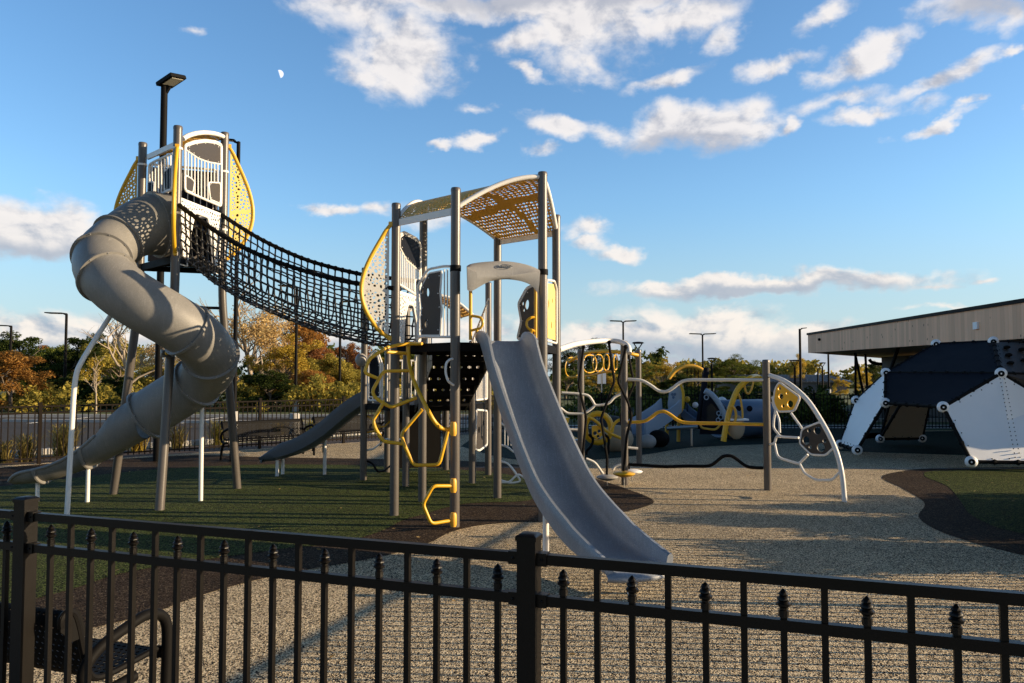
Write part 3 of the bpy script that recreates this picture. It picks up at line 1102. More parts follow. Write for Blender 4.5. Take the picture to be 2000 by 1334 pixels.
panel_fence('metal_fence', CORNER, RIGHT_END, 'taller dark picket fence added unseen at the right corner to cast picket shadows', MT['fence'], 2.44, first=False, tall=0.34)  # out of view; its extra height is added to lengthen the picket shadows
panel_fence('metal_fence', LA, LB, 'far dark picket fence along the parking lot at the left', MT['farfence'], 2.44)
panel_fence('metal_fence', LB, LC, 'far dark picket fence along the back of the playground', MT['black'], 2.44, first=False)

# ---------------------------------------------------------------- the two joined play towers
HC, HR = Vector((-0.44, 10.24, 0)), 1.10          # tall deck hexagon
LCN = Vector((-1.47, 13.60, 0))                   # low deck hexagon
DECK, LDECK, TDECK = 2.16, 1.30, 3.42


def hexv(c, k):
    a = R(18 + 60 * k)
    return c + Vector((HR * math.cos(a), HR * math.sin(a), 0))


E_, D_, F_, C_, A_, B_ = [hexv(HC, k) for k in range(6)]


def add_post(parent, p, h, r=0.0575, kink=None, m='post'):
    mb = MB()
    if kink is None:
        prof = [(r, 0), (r, h - 0.05), (r * 1.045, h - 0.049), (r * 1.045, h - 0.022), (r * 0.93, h - 0.006), (r * 0.5, h)]
        mb.lathe(prof, (p.x, p.y, 0), 20)
    else:
        foot, zk = kink
        mb.tube(rounded([foot, Vector((p.x, p.y, zk)), Vector((p.x, p.y, h - 0.05))], 0.25, 5), r, 20)
        mb.lathe([(r * 1.045, h - 0.05), (r * 1.045, h - 0.022), (r * 0.93, h - 0.006), (r * 0.5, h)], (p.x, p.y, 0), 20)
    o = mb.build('post', MT[m], parent)
    return o


def collar(mb, p, z, r=0.066, h=0.07):
    mb.lathe([(r * 0.98, z - h / 2), (r, z - h / 2 + 0.006), (r, z + h / 2 - 0.006), (r * 0.98, z + h / 2)], (p.x, p.y, 0), 16)


def deck(parent, pts, z, th=0.07, m='black', inset=0.0):
    """perforated steel deck plate with a skirt"""
    c = sum(pts, Vector()) / len(pts)
    poly = [(p.x - (p - c).x * inset, p.y - (p - c).y * inset) for p in pts]
    rnd = random.Random(4)
    holes = []
    xs = [p[0] for p in poly]; ys = [p[1] for p in poly]
    x = min(xs)
    while x < max(xs):
        y = min(ys)
        while y < max(ys):
            if inside((x, y), poly) and edge_dist((x, y), poly) > 0.09:
                holes.append(circle(x, y, 0.013, n=6))
            y += 0.085
        x += 0.085
    o = plate('deck', MT[m], parent, poly, holes, 0.02, lambda u, v, w: Vector((u, v, z - 0.012 + w)))
    mb = MB()
    n = len(pts)
    for i in range(n):
        a, b = Vector((*poly[i], z - 0.064)), Vector((*poly[(i + 1) % n], z - 0.064))
        d = (b - a).normalized()
        mb.beam(a + d * 0.03, b - d * 0.03, 0.026, 0.08)
    mb.build('deck_frame', MT[m], o)
    return o


def bolts(mb, pts, r=0.011, dirv=None):
    for p in pts:
        mb.ball(p, r, 6, 4)


def leaf_wing(parent, top, zt, zb, direction, bulge, panel_mat, seed, skew=0.58):
    """half-leaf wing on a post: bent yellow tube and a perforated infill panel"""
    d = Vector(direction).normalized()
    base = Vector((top.x, top.y, 0)) + d * 0.075
    n = 14
    cur = []
    for i in range(n + 1):
        t = i / n
        w = bulge * math.sin(math.pi * (t ** (math.log(0.5) / math.log(skew)))) ** 0.85
        cur.append((w, zt + (zb - zt) * t))
    pts = [base + d * w + Z * z for w, z in cur]
    pts[0] = base - d * 0.03 + Z * zt
    pts[-1] = base - d * 0.03 + Z * zb
    o = MB().tube(spline(pts, 3), 0.026, 10).build('wing_frame', MT['yellow'], parent)
    poly = [(0.012, zt - 0.05)] + [(max(w - 0.008, 0.014), z) for w, z in cur[1:-1]] + [(0.012, zb + 0.05)]
    zs = zt + (zb - zt) * 0.57
    zs2 = zt + (zb - zt) * 0.3
    holes = perforate(poly, 0.013, 0.028, 0.006, 0.016, seed, voids=[(0, zs - .04, bulge, zs + .03, 0.020)], tries=26000)
    side = d.cross(Z)
    plate('wing_panel', panel_mat, parent, poly, holes, 0.012, lambda u, v, w: base + d * u + Z * v + side * w)
    mb = MB()
    for z in (zt - 0.02, zb + 0.02):
        mb.beam(base - d * 0.09 + Z * z, base + d * 0.02 + Z * z, 0.05, 0.06)
    mb.build('bracket', MT['yellow'], parent)
    return o


def railing(parent, pl, frame, bars, panels, off=0.0, r=0.014, m='white', pm='brown', holes=None, rad=0.05):
    """frame: closed outline (u, z); bars: list of ((u, z), (u, z)); panels: list of outlines"""
    mb = MB()
    pts = [pl.at(u, z, off) for u, z in frame]
    pts2 = rounded(pts + [pts[0], pts[1]], rad, 3)[1:-1]
    mb.tube(pts2, r * 1.35, 8, closed=True)
    o = mb.build('railing_frame', MT[m], parent)
    if bars:
        mb = MB()
        for (a, b) in bars:
            mb.tube([pl.at(*a, off), pl.at(*b, off)], r * 0.8, 6)
        mb.build('railing_bars', MT[m], o)
    for i, p in enumerate(panels):
        hs = (holes or {}).get(i, [])
        q = plate('infill_panel', MT[pm], parent, p, hs, 0.016, lambda u, v, w: pl.at(u, v, off + w))
        rim = MB()
        pp = [pl.at(u, z, off) for u, z in p]
        rim.tube(rounded(pp + [pp[0], pp[1]], 0.02, 2)[1:-1], r, 6, closed=True)
        cx = sum(u for u, z in p) / len(p); cz = sum(z for u, z in p) / len(p)
        for (u, z) in p:
            uu, zz = cx + (u - cx) * 0.84, cz + (z - cz) * 0.84
            rim.ball(pl.at(uu, zz, off + 0.009), 0.009, 6, 4)
        rim.build('panel_rim', MT[m], q)
    return o


# ----- the tall hexagonal tower in the middle
TW = thing('play_tower', HC, 'six-post play tower in the middle under an arched gold perforated roof', 'play tower')
tops = {'E': 3.97, 'D': 3.86, 'F': 4.22, 'C': 3.98, 'A': 4.00, 'B': 4.28}
posts = dict(E=E_, D=D_, F=F_, C=C_, A=A_, B=B_)
for k, p in posts.items():
    add_post(TW, p, tops[k])
deck(TW, [E_, D_, F_, C_, A_, B_], DECK)

# roof: a barrel over A-C-D-E, eaves along A-C and E-D, ridge from B to F
def roof_map(s, v):
    """s 0..1 from eave A-C over the ridge B-F to eave E-D, v 0..1 from the front rim to the back rim"""
    if s < 0.5:
        p, q, t = A_.lerp(B_, 2 * s), C_.lerp(F_, 2 * s), 2 * s
    else:
        p, q, t = E_.lerp(B_, 2 - 2 * s), D_.lerp(F_, 2 - 2 * s), 2 - 2 * s
    return p.lerp(q, v) + Z * (3.74 + 0.46 * math.sin(math.pi / 2 * t) ** 0.95 if t > 0 else 3.74)


vn = veins([(0, .15, .45, .55, .035), (.45, .55, 1, .3, .035), (.45, .55, .38, 1, .03), (.25, 0, .3, .42, .028), (.7, 0, .72, .44, .028), (.72, .44, .8, 1, .03), (0, .75, .42, .8, .028), (0, .5, .0, .5, .0)])
ro = cell_plate('roof', MT['gold'], TW, 38, 24, vn, lambda u, v, w: roof_map(min(max(u, 0), 1), v) + Z * w, 11)
for v in (0.0, 1.0):
    MB().tube([roof_map(i / 24, v) + Z * 0.012 for i in range(25)], 0.030, 10).build('roof_rib', MT['white'], ro)
for s_ in (0.0, 1.0):
    MB().beam(roof_map(s_, 0.06) + Z * -0.02, roof_map(s_, 0.94) + Z * -0.02, 0.022, 0.085).build('eave_bar', MT['white'], ro)

PAB, PCA, PBE, PED, PFC, PDF = Plane(A_, B_), Plane(C_, A_), Plane(B_, E_), Plane(E_, D_), Plane(C_, F_), Plane(F_, D_)
# leaf wing on the left post
leaf_wing(TW, C_, 3.72, 2.22, (C_ - HC), 0.36, MT['offwhite'], 21)

# railing above the rope bridge entrance (face C-F)
L6 = HR
fr = [(0.10, 2.95), (L6 - 0.12, 2.86), (L6 - 0.12, 3.60), (L6 - 0.3, 3.66), (0.3, 3.66), (0.10, 3.58)]
bars = [((u, 2.95 - 0.05 * u), (u, 3.42 - 0.2 * u)) for u in [0.16 + 0.07 * i for i in range(12)]]
railing(TW, PFC, fr, bars, [[(0.14, 3.43), (0.4, 3.30), (L6 - 0.16, 3.22), (L6 - 0.16, 3.58), (L6 - .32, 3.63), (0.3, 3.63), (0.14, 3.56)],
                           [(L6 - 0.36, 2.90), (L6 - 0.16, 2.89), (L6 - 0.16, 3.12), (L6 - 0.36, 3.08)]], 0.0, 0.013, 'white', 'navy')


def bridge_arch(parent, pl, z0, z1, seed):
    L_ = pl.L
    outer = [(0.07, z0), (0.26, z0), (0.30, z0 + 0.36), (0.44, z1 - 0.13), (L_ - 0.44, z1 - 0.13), (L_ - 0.30, z0 + 0.36), (L_ - 0.26, z0), (L_ - 0.07, z0), (L_ - 0.07, z1), (0.07, z1)]
    hs = perforate(outer, 0.013, 0.024, 0.007, 0.022, seed, n=8, tries=9000)
    o = plate('entrance_panel', MT['white'], parent, outer, hs, 0.012, lambda u, v, w: pl.at(u, v, w))
    inner = [(0.26, z0), (0.30, z0 + 0.36), (0.44, z1 - 0.13), (L_ - 0.44, z1 - 0.13), (L_ - 0.30, z0 + 0.36), (L_ - 0.26, z0)]
    MB().tube(rounded([pl.at(u, z) for u, z in inner], 0.06, 3), 0.024, 8).build('entrance_rim', MT['white'], o)


bridge_arch(TW, PFC, DECK - 0.02, 2.86, 5)

# face C-A: dark panel with holes, white frame and bars
def uvs(pl, pxs, off=0.0):
    return [pl.uv(x, y, off) for x, y in pxs]


pan = uvs(PCA, [(823, 655), (822, 620), (824, 604), (821, 570), (826, 556), (838, 534), (863, 529), (860, 570), (863, 602), (860, 655)])
ph = [circle(*PCA.uv(836, 571), 0.030, 0.055, 16, 0.1), circle(*PCA.uv(827, 570), 0.014, 0.03, 12), circle(*PCA.uv(833, 633), 0.022, 0.045, 14), circle(*PCA.uv(826, 640), 0.014, 0.03, 12), circle(*PCA.uv(835, 625), 0.012, 0.016, 10)]
fr = uvs(PCA, [(816, 658), (818, 600), (814, 565), (822, 548), (836, 526), (866, 520), (884, 520), (884, 658)])
bars = [(PCA.uv(x, 526), PCA.uv(x, 657)) for x in (868, 874, 880)]
railing(TW, PCA, fr, bars, [pan], 0.0, 0.012, 'white', 'brown', {0: ph})
# white grab handle on the near post
hp = [P(884, 701, 9.02), P(878, 702, 8.98), P(871, 709, 8.95), P(870, 728, 8.95), P(875, 745, 8.95), P(883, 751, 9.0), P(886, 752, 9.02)]
MB().tube(rounded(hp, 0.04, 3), 0.014, 8).build('grab_handle', MT['white'], TW)
# face B-E: pale yellow panel ; face E-D: dark panel with holes, white frame
yp = [(0.16, 2.24), (0.94, 2.24), (0.94, 2.90), (0.80, 2.98), (0.20, 2.92)]
o = plate('infill_panel', MT['paleyellow'], TW, yp, [circle(0.4, 2.68, .035, .06), circle(.62, 2.42, .03, .05), circle(.7, 2.75, .025, .035)], 0.018, lambda u, v, w: PBE.at(u, v, w))
o['label'] = 'pale yellow side panel with oval holes'
MB().tube(rounded([PBE.at(u, z, 0.02) for u, z in [(0.12, 2.2), (0.98, 2.2), (0.98, 2.94), (.8, 3.02), (.18, 2.96), (.12, 2.2)]], .05, 3), 0.015, 8).build('panel_rim', MT['white'], o)
pan = uvs(PED, [(1052, 660), (1012, 660), (1020, 630), (1014, 595), (1031, 564), (1049, 556), (1052, 600)])
ph = [circle(*PED.uv(1030, 595), 0.035, 0.07, 16, 0.1), circle(*PED.uv(1022, 593), 0.015, 0.03, 10), circle(*PED.uv(1024, 606), 0.014, 0.025, 10)]
railing(TW, PED, [(u * 1.0 + (0.02 if u > 0.5 else -0.02), z + (0.02 if z > 2.5 else -0.02)) for u, z in pan], [], [pan], 0.0, 0.012, 'white', 'brown', {0: ph})
# yellow entrance handles beside the slide
for x0, sgn in ((919, 1), (1046, -1)):
    def q(dx, y, Y):
        return P(x0 + sgn * dx, y, Y)
    Y0 = 9.22 if sgn > 0 else 9.62
    pole = [q(0, 563, Y0), q(0, 664, Y0)]
    MB().tube(pole, 0.021, 10).build('entrance_pole', MT['yellow'], TW)
    lp = [q(0, 617, Y0), q(10, 618, Y0 - .03), q(20, 621, Y0 - .05), q(24, 630, Y0 - .06), q(20, 640, Y0 - .05), q(11, 643, Y0 - .03), q(0, 646, Y0)]
    if sgn < 0:
        lp = [q(0, 620, Y0), q(8, 620, Y0 - .03), q(16, 626, Y0 - .05), q(17, 636, Y0 - .06), q(12, 643, Y0 - .05), q(6, 645, Y0 - .03), q(0, 648, Y0)]
    MB().tube(spline(lp, 4), 0.016, 8).build('grab_handle', MT['yellow'], TW)
    MB().tube([q(13 if sgn > 0 else 9, 643, Y0 - .04), q(14 if sgn > 0 else 8, 664, Y0 - .03)], 0.016, 8).build('entrance_pole', MT['yellow'], TW)

# hood over the slide entrance
def hood():
    def px(x, y):
        return (860 + x / 5.56, 480 + y / 5.56)
    def row(pts, off):
        base = [PAB.pt(*px(*p), off) for p in pts]
        return spline(base, 5)
    top_back = row([(285, 222), (335, 196), (470, 176), (620, 168), (760, 172), (900, 196), (1000, 226), (1078, 262)], 0.02)
    dish1 = row([(292, 226), (340, 205), (480, 192), (620, 186), (760, 190), (895, 208), (1000, 236), (1080, 268)], 0.10)
    dish2 = row([(294, 230), (350, 236), (480, 252), (620, 268), (770, 272), (900, 262), (1005, 260), (1083, 276)], 0.20)
    crease = row([(292, 238), (360, 275), (490, 310), (620, 328), (770, 322), (900, 302), (1005, 286), (1084, 284)], 0.27)
    low = row([(292, 478), (345, 490), (500, 404), (620, 372), (750, 366), (900, 392), (1000, 442), (1062, 528)], 0.24)
    back = row([(292, 478), (345, 490), (500, 404), (620, 372), (750, 366), (900, 392), (1000, 442), (1062, 528)], 0.0)
    mb = MB()
    mid = [(a * 0.5 + b * 0.5) + PAB.n * 0.012 for a, b in zip(crease, low)]
    mb.grid([top_back, dish1, dish2, crease, mid, low, back, top_back])
    for e in (0, -1):
        ring = [r_[e] for r_ in (top_back, dish1, dish2, crease, mid, low, back)]
        mb.add(ring, [tuple(range(len(ring)))])
    o = mb.build('slide_hood', MT['hood'], TW, 50)
    # oval emblem with its word
    c = PAB.pt(*px(705, 236), 0.165)
    nrm = (PAB.n * 0.55 + Z * 0.83).normalized()
    vdir = nrm.cross(PAB.u).normalized()
    if vdir.z < 0:
        vdir = -vdir
    ring = [c + PAB.u * (0.085 * math.cos(k / 24 * 2 * math.pi)) + vdir * (0.045 * math.sin(k / 24 * 2 * math.pi)) + nrm * 0.016 for k in range(24)]
    MB().tube(ring, 0.004, 6, closed=True).build('emblem', MT['darkslide'], o)
    fc = bpy.data.curves.new('lettering', 'FONT')
    fc.body = 'Burke'
    fc.align_x, fc.align_y = 'CENTER', 'CENTER'
    fc.size = 0.055
    fc.extrude = 0.003
    fo = bpy.data.objects.new('lettering', fc)
    COL.objects.link(fo)
    me = bpy.data.meshes.new_from_object(fo)
    bpy.data.objects.remove(fo)
    me.materials.clear()
    org = TW.location
    for v in me.vertices:
        v.co = c + PAB.u * v.co.x + vdir * v.co.y + nrm * (v.co.z + 0.014) - org
    link_mesh('lettering', me, MT['darkslide'], o)
    for p in (A_, B_):
        mb = MB()
        collar(mb, p, PAB.uv(*px(250, 250))[1])
        mb.build('hood_clamp', MT['black'], o)


hood()

# yellow loop climber on face C-A
def climber():
    def zp(x, y):
        return (690 + x / 4.763, 640 + y / 4.763)
    NX = PCA.n
    def pt(x, y, k):
        return PCA.pt(*zp(x, y), k)
    segs = [
        [(640, 150, 0.05), (530, 150, 0.08), (430, 158, 0.22), (310, 185, 0.42), (150, 290, 0.66), (100, 420, 0.72), (225, 470, 0.60)],
        [(310, 225, 0.42), (500, 240, 0.10)],
        [(510, 160, 0.08), (515, 300, 0.12), (540, 430, 0.20), (590, 560, 0.26), (640, 660, 0.30), (700, 780, 0.30), (760, 880, 0.24), (830, 940, 0.12), (930, 945, 0.03)],
        [(520, 400, 0.18), (280, 405, 0.46), (175, 590, 0.62), (200, 650, 0.62), (350, 745, 0.50), (590, 650, 0.28)],
        [(280, 700, 0.56), (185, 860, 0.66), (200, 930, 0.66), (280, 1060, 0.58), (465, 1080, 0.44)],
        [(640, 760, 0.30), (445, 990, 0.44), (470, 1080, 0.44), (560, 1280, 0.36), (800, 1275, 0.18), (880, 965, 0.09)],
    ]
    o = None
    for i, s_ in enumerate(segs):
        pts = [pt(*p) for p in s_]
        mb = MB().tube(spline(pts, 4) if i == 2 else rounded(pts, 0.05, 3), 0.021 if i != 2 else 0.025, 10)
        if o is None:
            o = mb.build('loop_climber', MT['yellow'], TW)
        else:
            mb.build('climber_loop', MT['yellow'], o)
    st = [P(881, 949, 9.0), P(846, 949, 8.85), P(826, 985, 8.85), P(842, 1023, 8.85), P(878, 1017, 9.0)]
    MB().tube(rounded(st, 0.05, 4), 0.02, 10).build('foot_loop', MT['yellow'], TW)
    for y in (838, 949, 1016):
        q = P(883, y, 8.99)
        MB().lathe([(0.03, -0.08), (0.040, -0.05), (0.040, 0.05), (0.03, 0.08)], q + Vector((0.012, 0.03, 0)), 12).build('mounting_plate', MT['gold'], TW)


climber()

# stair from the tall deck down to the low deck
I_, J_ = hexv(LCN, 4), hexv(LCN, 5)
def stair():
    a0, a1 = (F_ + (D_ - F_) * 0.12), (F_ + (D_ - F_) * 0.88)
    b0, b1 = (I_ + (J_ - I_) * 0.12), (I_ + (J_ - I_) * 0.88)
    n = 4
    o = None
    for i in range(n + 1):
        t0, t1 = i / (n + 1), (i + 1) / (n + 1)
        z = DECK - (DECK - LDECK) * (i + 1) / (n + 1.0) if i < n else LDECK
        p0, p1, p2, p3 = a0.lerp(b0, t0), a1.lerp(b1, t0), a1.lerp(b1, t1), a0.lerp(b0, t1)
        poly = [(0, 0), (1, 0), (1, 1), (0, 1)]
        holes = [circle(0.08 + 0.093 * k, 0.25 + 0.25 * j, 0.022, 0.065, 6) for k in range(10) for j in range(3)]
        fn = lambda u, v, w, p0=p0, p1=p1, p2=p2, p3=p3, z=z: p0.lerp(p1, u).lerp(p3.lerp(p2, u), v) + Z * (z - 0.01 + w)
        st_ = plate('stair_tread' if o else 'stair', MT['black'], o or TW, poly, holes, 0.02, fn)
        if o is None:
            o = st_
    for i in range(n + 1):
        t1 = (i + 1) / (n + 1) if i < n else 1
        zt_ = DECK - (DECK - LDECK) * i / (n + 1.0) - 0.02
        zb_ = DECK - (DECK - LDECK) * (i + 1) / (n + 1.0) + 0.0
        t0 = i / (n + 1)
        p0, p1 = a0.lerp(b0, t0), a1.lerp(b1, t0)
        hl = [circle(0.10 + 0.16 * k, 0.5, 0.036, 0.13, 8) for k in range(6)]
        plate('stair_riser', MT['black'], o, [(0, 0), (1, 0), (1, 1), (0, 1)], hl, 0.008, lambda u, v, w, p0=p0, p1=p1, zb_=zb_, zt_=zt_: p0.lerp(p1, u) + Z * (zb_ + (zt_ - zb_) * v) + (b0 - a0).normalized() * w)
    for (a, b) in ((a0, b0), (a1, b1)):
        mb = MB().prism([a + Z * (DECK - 0.25), b + Z * (LDECK - 0.12), b + Z * (LDECK + 0.1), a + Z * (DECK + 0.02)], (D_ - F_).normalized() * 0.012)
        mb.build('stair_stringer', MT['post'], o)
        mb = MB()
        k = 13
        for i in range(k):
            t = (i + 0.5) / k
            p = a.lerp(b, t) + Z * (DECK - (DECK - LDECK) * t)
            mb.tube([p + Z * 0.05, p + Z * 0.72], 0.010, 6)
        for zz in (0.05, 0.72):
            mb.tube([a + Z * (DECK + zz), b + Z * (LDECK + zz)], 0.017, 8)
        mb.build('stair_railing', MT['white'], o)
    # orange infill low in the right-hand stair railing
    a, b = a0, b0
    pl = [a.lerp(b, .42) + Z * (DECK - .84 * .42 + .06), a.lerp(b, .85) + Z * (DECK - .84 * .85 + .06), a.lerp(b, .85) + Z * (DECK - .84 * .85 + .70), a.lerp(b, .42) + Z * (DECK - .84 * .42 + .70)]
    MB().prism(pl, (D_ - F_).normalized() * 0.014).build('infill_panel', MT['gold'], o)


stair()

# ----- the low hexagonal tower behind
LT = thing('play_tower', LCN, 'low six-post play tower behind the stair with a dark deck', 'play tower')
lp = [hexv(LCN, k) for k in range(6)]
for p, h in zip(lp, (3.45, 2.35, 2.35, 3.62, 2.9, 2.35)):
    add_post(LT, p, h)
deck(LT, lp, LDECK)
K_, M_, H_, G_ = lp[0], lp[1], lp[2], lp[3]
PGI, PJK, PHG = Plane(G_, I_), Plane(J_, K_), Plane(G_, H_)
# dark bubble panel on face G-I, seen between the yellow loops
pan = uvs(PGI, [(722, 775), (722, 706), (730, 690), (736, 692), (742, 712), (742, 775)])
railing(LT, PGI, uvs(PGI, [(719, 782), (719, 700), (729, 685), (738, 688), (746, 710), (746, 782)]), [((u, LDECK + .05), (u, LDECK + .66)) for u in (0.5, 0.62, 0.74, 0.86)], [pan], 0.0, 0.013, 'white', 'navy')
railing(LT, PJK, [(0.1, LDECK + .06), (1.0, LDECK + .06), (1.0, LDECK + .75), (0.1, LDECK + .75)], [((0.18 + .085 * i, LDECK + .06), (0.18 + .085 * i, LDECK + .75)) for i in range(10)], [], 0.0, 0.013)
for k in (1, 2):
    pl = Plane(lp[k], lp[k - 1] if k == 1 else lp[k - 1])
    railing(LT, pl, [(0.1, LDECK + .06), (1.0, LDECK + .06), (1.0, LDECK + .75), (0.1, LDECK + .75)], [((0.18 + .085 * i, LDECK + .06), (0.18 + .085 * i, LDECK + .75)) for i in range(10)], [], 0.0, 0.013)
# arched perforated canopy band at the back of the low tower
def low_arch():
    a, b = I_, J_
    mb_pts = [a.lerp(b, i / 12) + Z * (2.78 + 0.30 * math.sin(math.pi * i / 12)) for i in range(13)]
    off = (LCN - (a + b) / 2).normalized()
    w = 0.7
    o = cell_plate('canopy', MT['gold'], LT, 24, 16, veins([(0, .3, 1, .7, .05), (.4, 0, .55, 1, .04)]), lambda u, v, q: a.lerp(b, u) + off * v * w + Z * (2.78 + 0.30 * math.sin(math.pi * u) + q), 31)
    MB().tube(mb_pts, 0.026, 8).build('canopy_rim', MT['white'], o)
    MB().tube([p + off * w for p in mb_pts], 0.026, 8).build('canopy_rim', MT['white'], o)


low_arch()
# grey bubble dome on the left post and red-brown loop steps below the deck
mb = MB().ball(P(705, 703, 13.2), 0.10, 14, 8, (1.0, 0.8, 1.15))
mb.build('bubble', MT['hood'], LT)
mb = MB()
for pts in ([P(714, 811, 13.3), P(727, 818, 13.2), P(738, 833, 13.2), P(750, 834, 13.2), P(763, 821, 13.4)], [P(714, 845, 13.3), P(732, 842, 13.2), P(742, 833, 13.2)]):
    mb.tube(rounded(pts, 0.05, 3), 0.016, 8)
mb.build('step_loop', MT['gold'], LT)
mb = MB()
mb.tube(rounded([P(712, 880, 13.3), P(730, 877, 13.2), P(744, 865, 13.2), P(757, 857, 13.6)], 0.05, 3), 0.016, 8)
mb.tube(rounded([P(752, 858, 13.6), P(790, 858, 12.5)], 0.05, 3), 0.014, 8)
mb.build('step_loop', MT['white'], LT)
mb = MB().tube(rounded([P(716, 900, 13.3), P(728, 905, 13.2), P(737, 922, 13.1), P(750, 920, 13.4), P(762, 910, 14.0)], 0.08, 3), 0.018, 8)
mb.build('step_loop', MT['black'], LT)
# white loop climber beyond the right side of the low tower
mb = MB()
for pts in ([(975, 900), (992, 905), (1003, 918), (1018, 940), (998, 944), (978, 938)], [(976, 942), (995, 942), (1012, 925), (1028, 936)], [(975, 868), (990, 872), (1006, 885), (1010, 870), (998, 838), (976, 826)]):
    q = [P(x, y, 12.4) for x, y in pts]
    mb.tube(rounded(q, 0.05, 3), 0.017, 8)
for x in (986, 992, 998):
    mb.tube([P(x, 800, 12.6), P(x, 870, 12.6)], 0.010, 6)
mb.build('loop_climber', MT['white'], LT)
# activity panel under the deck, brown and white
pl = Plane(J_, K_)
pp = [(0.12, 0.55), (0.42, 0.5), (0.95, 0.55), (0.95, 1.15), (0.2, 1.2)]
o = plate('activity_panel', MT['brown'], LT, pp, [circle(.4, .85, .06), circle(.7, .95, .05), circle(.62, .7, .04)], 0.02, lambda u, v, w: pl.at(u, v, w))
MB().tube(rounded([pl.at(u, z, 0.012) for u, z in pp + [pp[0]]], 0.05, 3), 0.018, 8).build('panel_rim', MT['white'], o)
mb = MB().box(tuple(M_.lerp(H_, .5) + Z * 0.62), (0.9, 0.03, 1.1), math.atan2((H_ - M_).y, (H_ - M_).x))
mb.build('activity_panel', MT['black'], LT)

# ---------------------------------------------------------------- slides
def chute(name, S, d, prof, halfw, m, label, group, legs, wall, lip, emb=None):
    """S: start on the deck edge; d: plan direction; prof: (s, z of bed); wall(s01): side height factor"""
    d = Vector((d[0], d[1], 0)).normalized()
    sd_ = Vector((d.y, -d.x, 0))
    t = thing(name, (S[0], S[1], 0), label, 'slide', group)
    S = Vector((S[0], S[1], 0))
    pts = spline([S + d * s_ + Z * z for s_, z in prof], 6)
    n = len(pts)
    cum = [0]
    for a, b in zip(pts[:-1], pts[1:]):
        cum.append(cum[-1] + (b - a).length)
    rows = []
    for i, p in enumerate(pts):
        a, b = pts[max(i - 1, 0)], pts[min(i + 1, n - 1)]
        tg = (b - a).normalized()
        nr = sd_.cross(tg)
        if nr.z < 0:
            nr = -nr
        k = wall(cum[i] / cum[-1])
        h = halfw
        sec = [(-h - .035, .02 + .10 * k), (-h - .035, .17 * k + .012), (-h - .022, .20 * k + .016), (-h + .004, .205 * k + .014), (-h + .018, .185 * k + .008), (-h + .03, .07 * k + .004), (-h + .055, .018 * k + .001), (-h + .09, 0),
               (-h * .4, -.002), (0, -.003), (h * .4, -.002),
               (h - .09, 0), (h - .055, .018 * k + .001), (h - .03, .07 * k + .004), (h - .018, .185 * k + .008), (h - .004, .205 * k + .014), (h + .022, .20 * k + .016), (h + .035, .17 * k + .012), (h + .035, .02 + .10 * k),
               (h + .02, .0), (h - .08, -.055), (-h + .08, -.055), (-h - .02, .0)]
        rows.append([p + sd_ * u + nr * w for u, w in sec])
    mb = MB().grid(rows, True)
    m_ = len(rows[0])
    mb.add(rows[0], [tuple(range(m_))])
    mb.add(rows[-1], [tuple(range(m_))])
    bed = mb.build('chute', MT[m], t, 50)
    # rounded exit lip
    e, tg = pts[-1], (pts[-1] - pts[-2]).normalized()
    tg.z = 0
    tg.normalize()
    rows = []
    hw = halfw + 0.01
    for i in range(9):
        a = math.pi * i / 8
        rows.append([e + tg * (0.012 + lip * math.sin(a)) * 1.0 + sd_ * (u * hw) + Z * (-0.040 + 0.040 * math.cos(a)) - tg * (0.10 * (abs(u) ** 3)) for u in (-1, -.85, -.6, -.3, 0, .3, .6, .85, 1)])
    MB().grid(rows).build('exit_lip', MT[m], t, 60)
    for (s_, off, ztop) in legs:
        q = S + d * s_ + sd_ * off
        MB().lathe([(0.03, 0), (0.03, ztop)], (q.x, q.y, 0), 12).build('leg', MT['white'], t)
    return t


def main_slide():
    S = Vector((-0.130, 9.28, 0))
    E2 = Vector((0.935, 6.50, 0))
    pl = Plane(S, E2)
    rim = [(1014, 717), (1043, 798), (1078, 883), (1106, 941), (1143, 991), (1198, 1038)]
    rp = [pl.uv(*q) for q in rim]
    prof = [(-0.02, DECK + 0.005), (0.10, DECK - 0.02)]
    pts = [Vector((a, b, 0)) for a, b in rp]
    for i, p in enumerate(pts):
        a, b = pts[max(i - 1, 0)], pts[min(i + 1, len(pts) - 1)]
        tg = (b - a).normalized()
        nr = Vector((tg.y, -tg.x, 0))
        if nr.y > 0:
            nr = -nr
        q = p + nr * 0.195
        prof.append((q.x, q.y))
    prof = [q for q in prof if q[0] < 2.2]
    prof += [(2.52, 0.270), (2.80, 0.232), (3.02, 0.214), (3.20, 0.205)]
    print('slide profile', [(round(a, 2), round(b, 2)) for a, b in prof])

    def wall(s):
        k = 1.0
        if s < 0.06:
            k = 0.25 + 0.95 * (s / 0.06)
        elif s < 0.14:
            k = 1.2 - 0.2 * (s - 0.06) / 0.08
        if s > 0.76:
            k = max(0.46, 1 - 0.54 * ((s - 0.78) / 0.22) ** 1.2) if s > 0.78 else 1.0
        return k
    return chute('slide', S, E2 - S, prof, 0.282, 'slide', 'long blue-grey plastic slide running down towards the near fence', 'open chute slides',
                 [(3.10, 0.02, 0.16), (1.70, 0.16, 0.43)], wall, 0.11)


main_slide()


def wall2(s):
    return 1.0 if s < 0.8 else max(0.05, 1 - ((s - 0.8) / 0.2) ** 1.5)


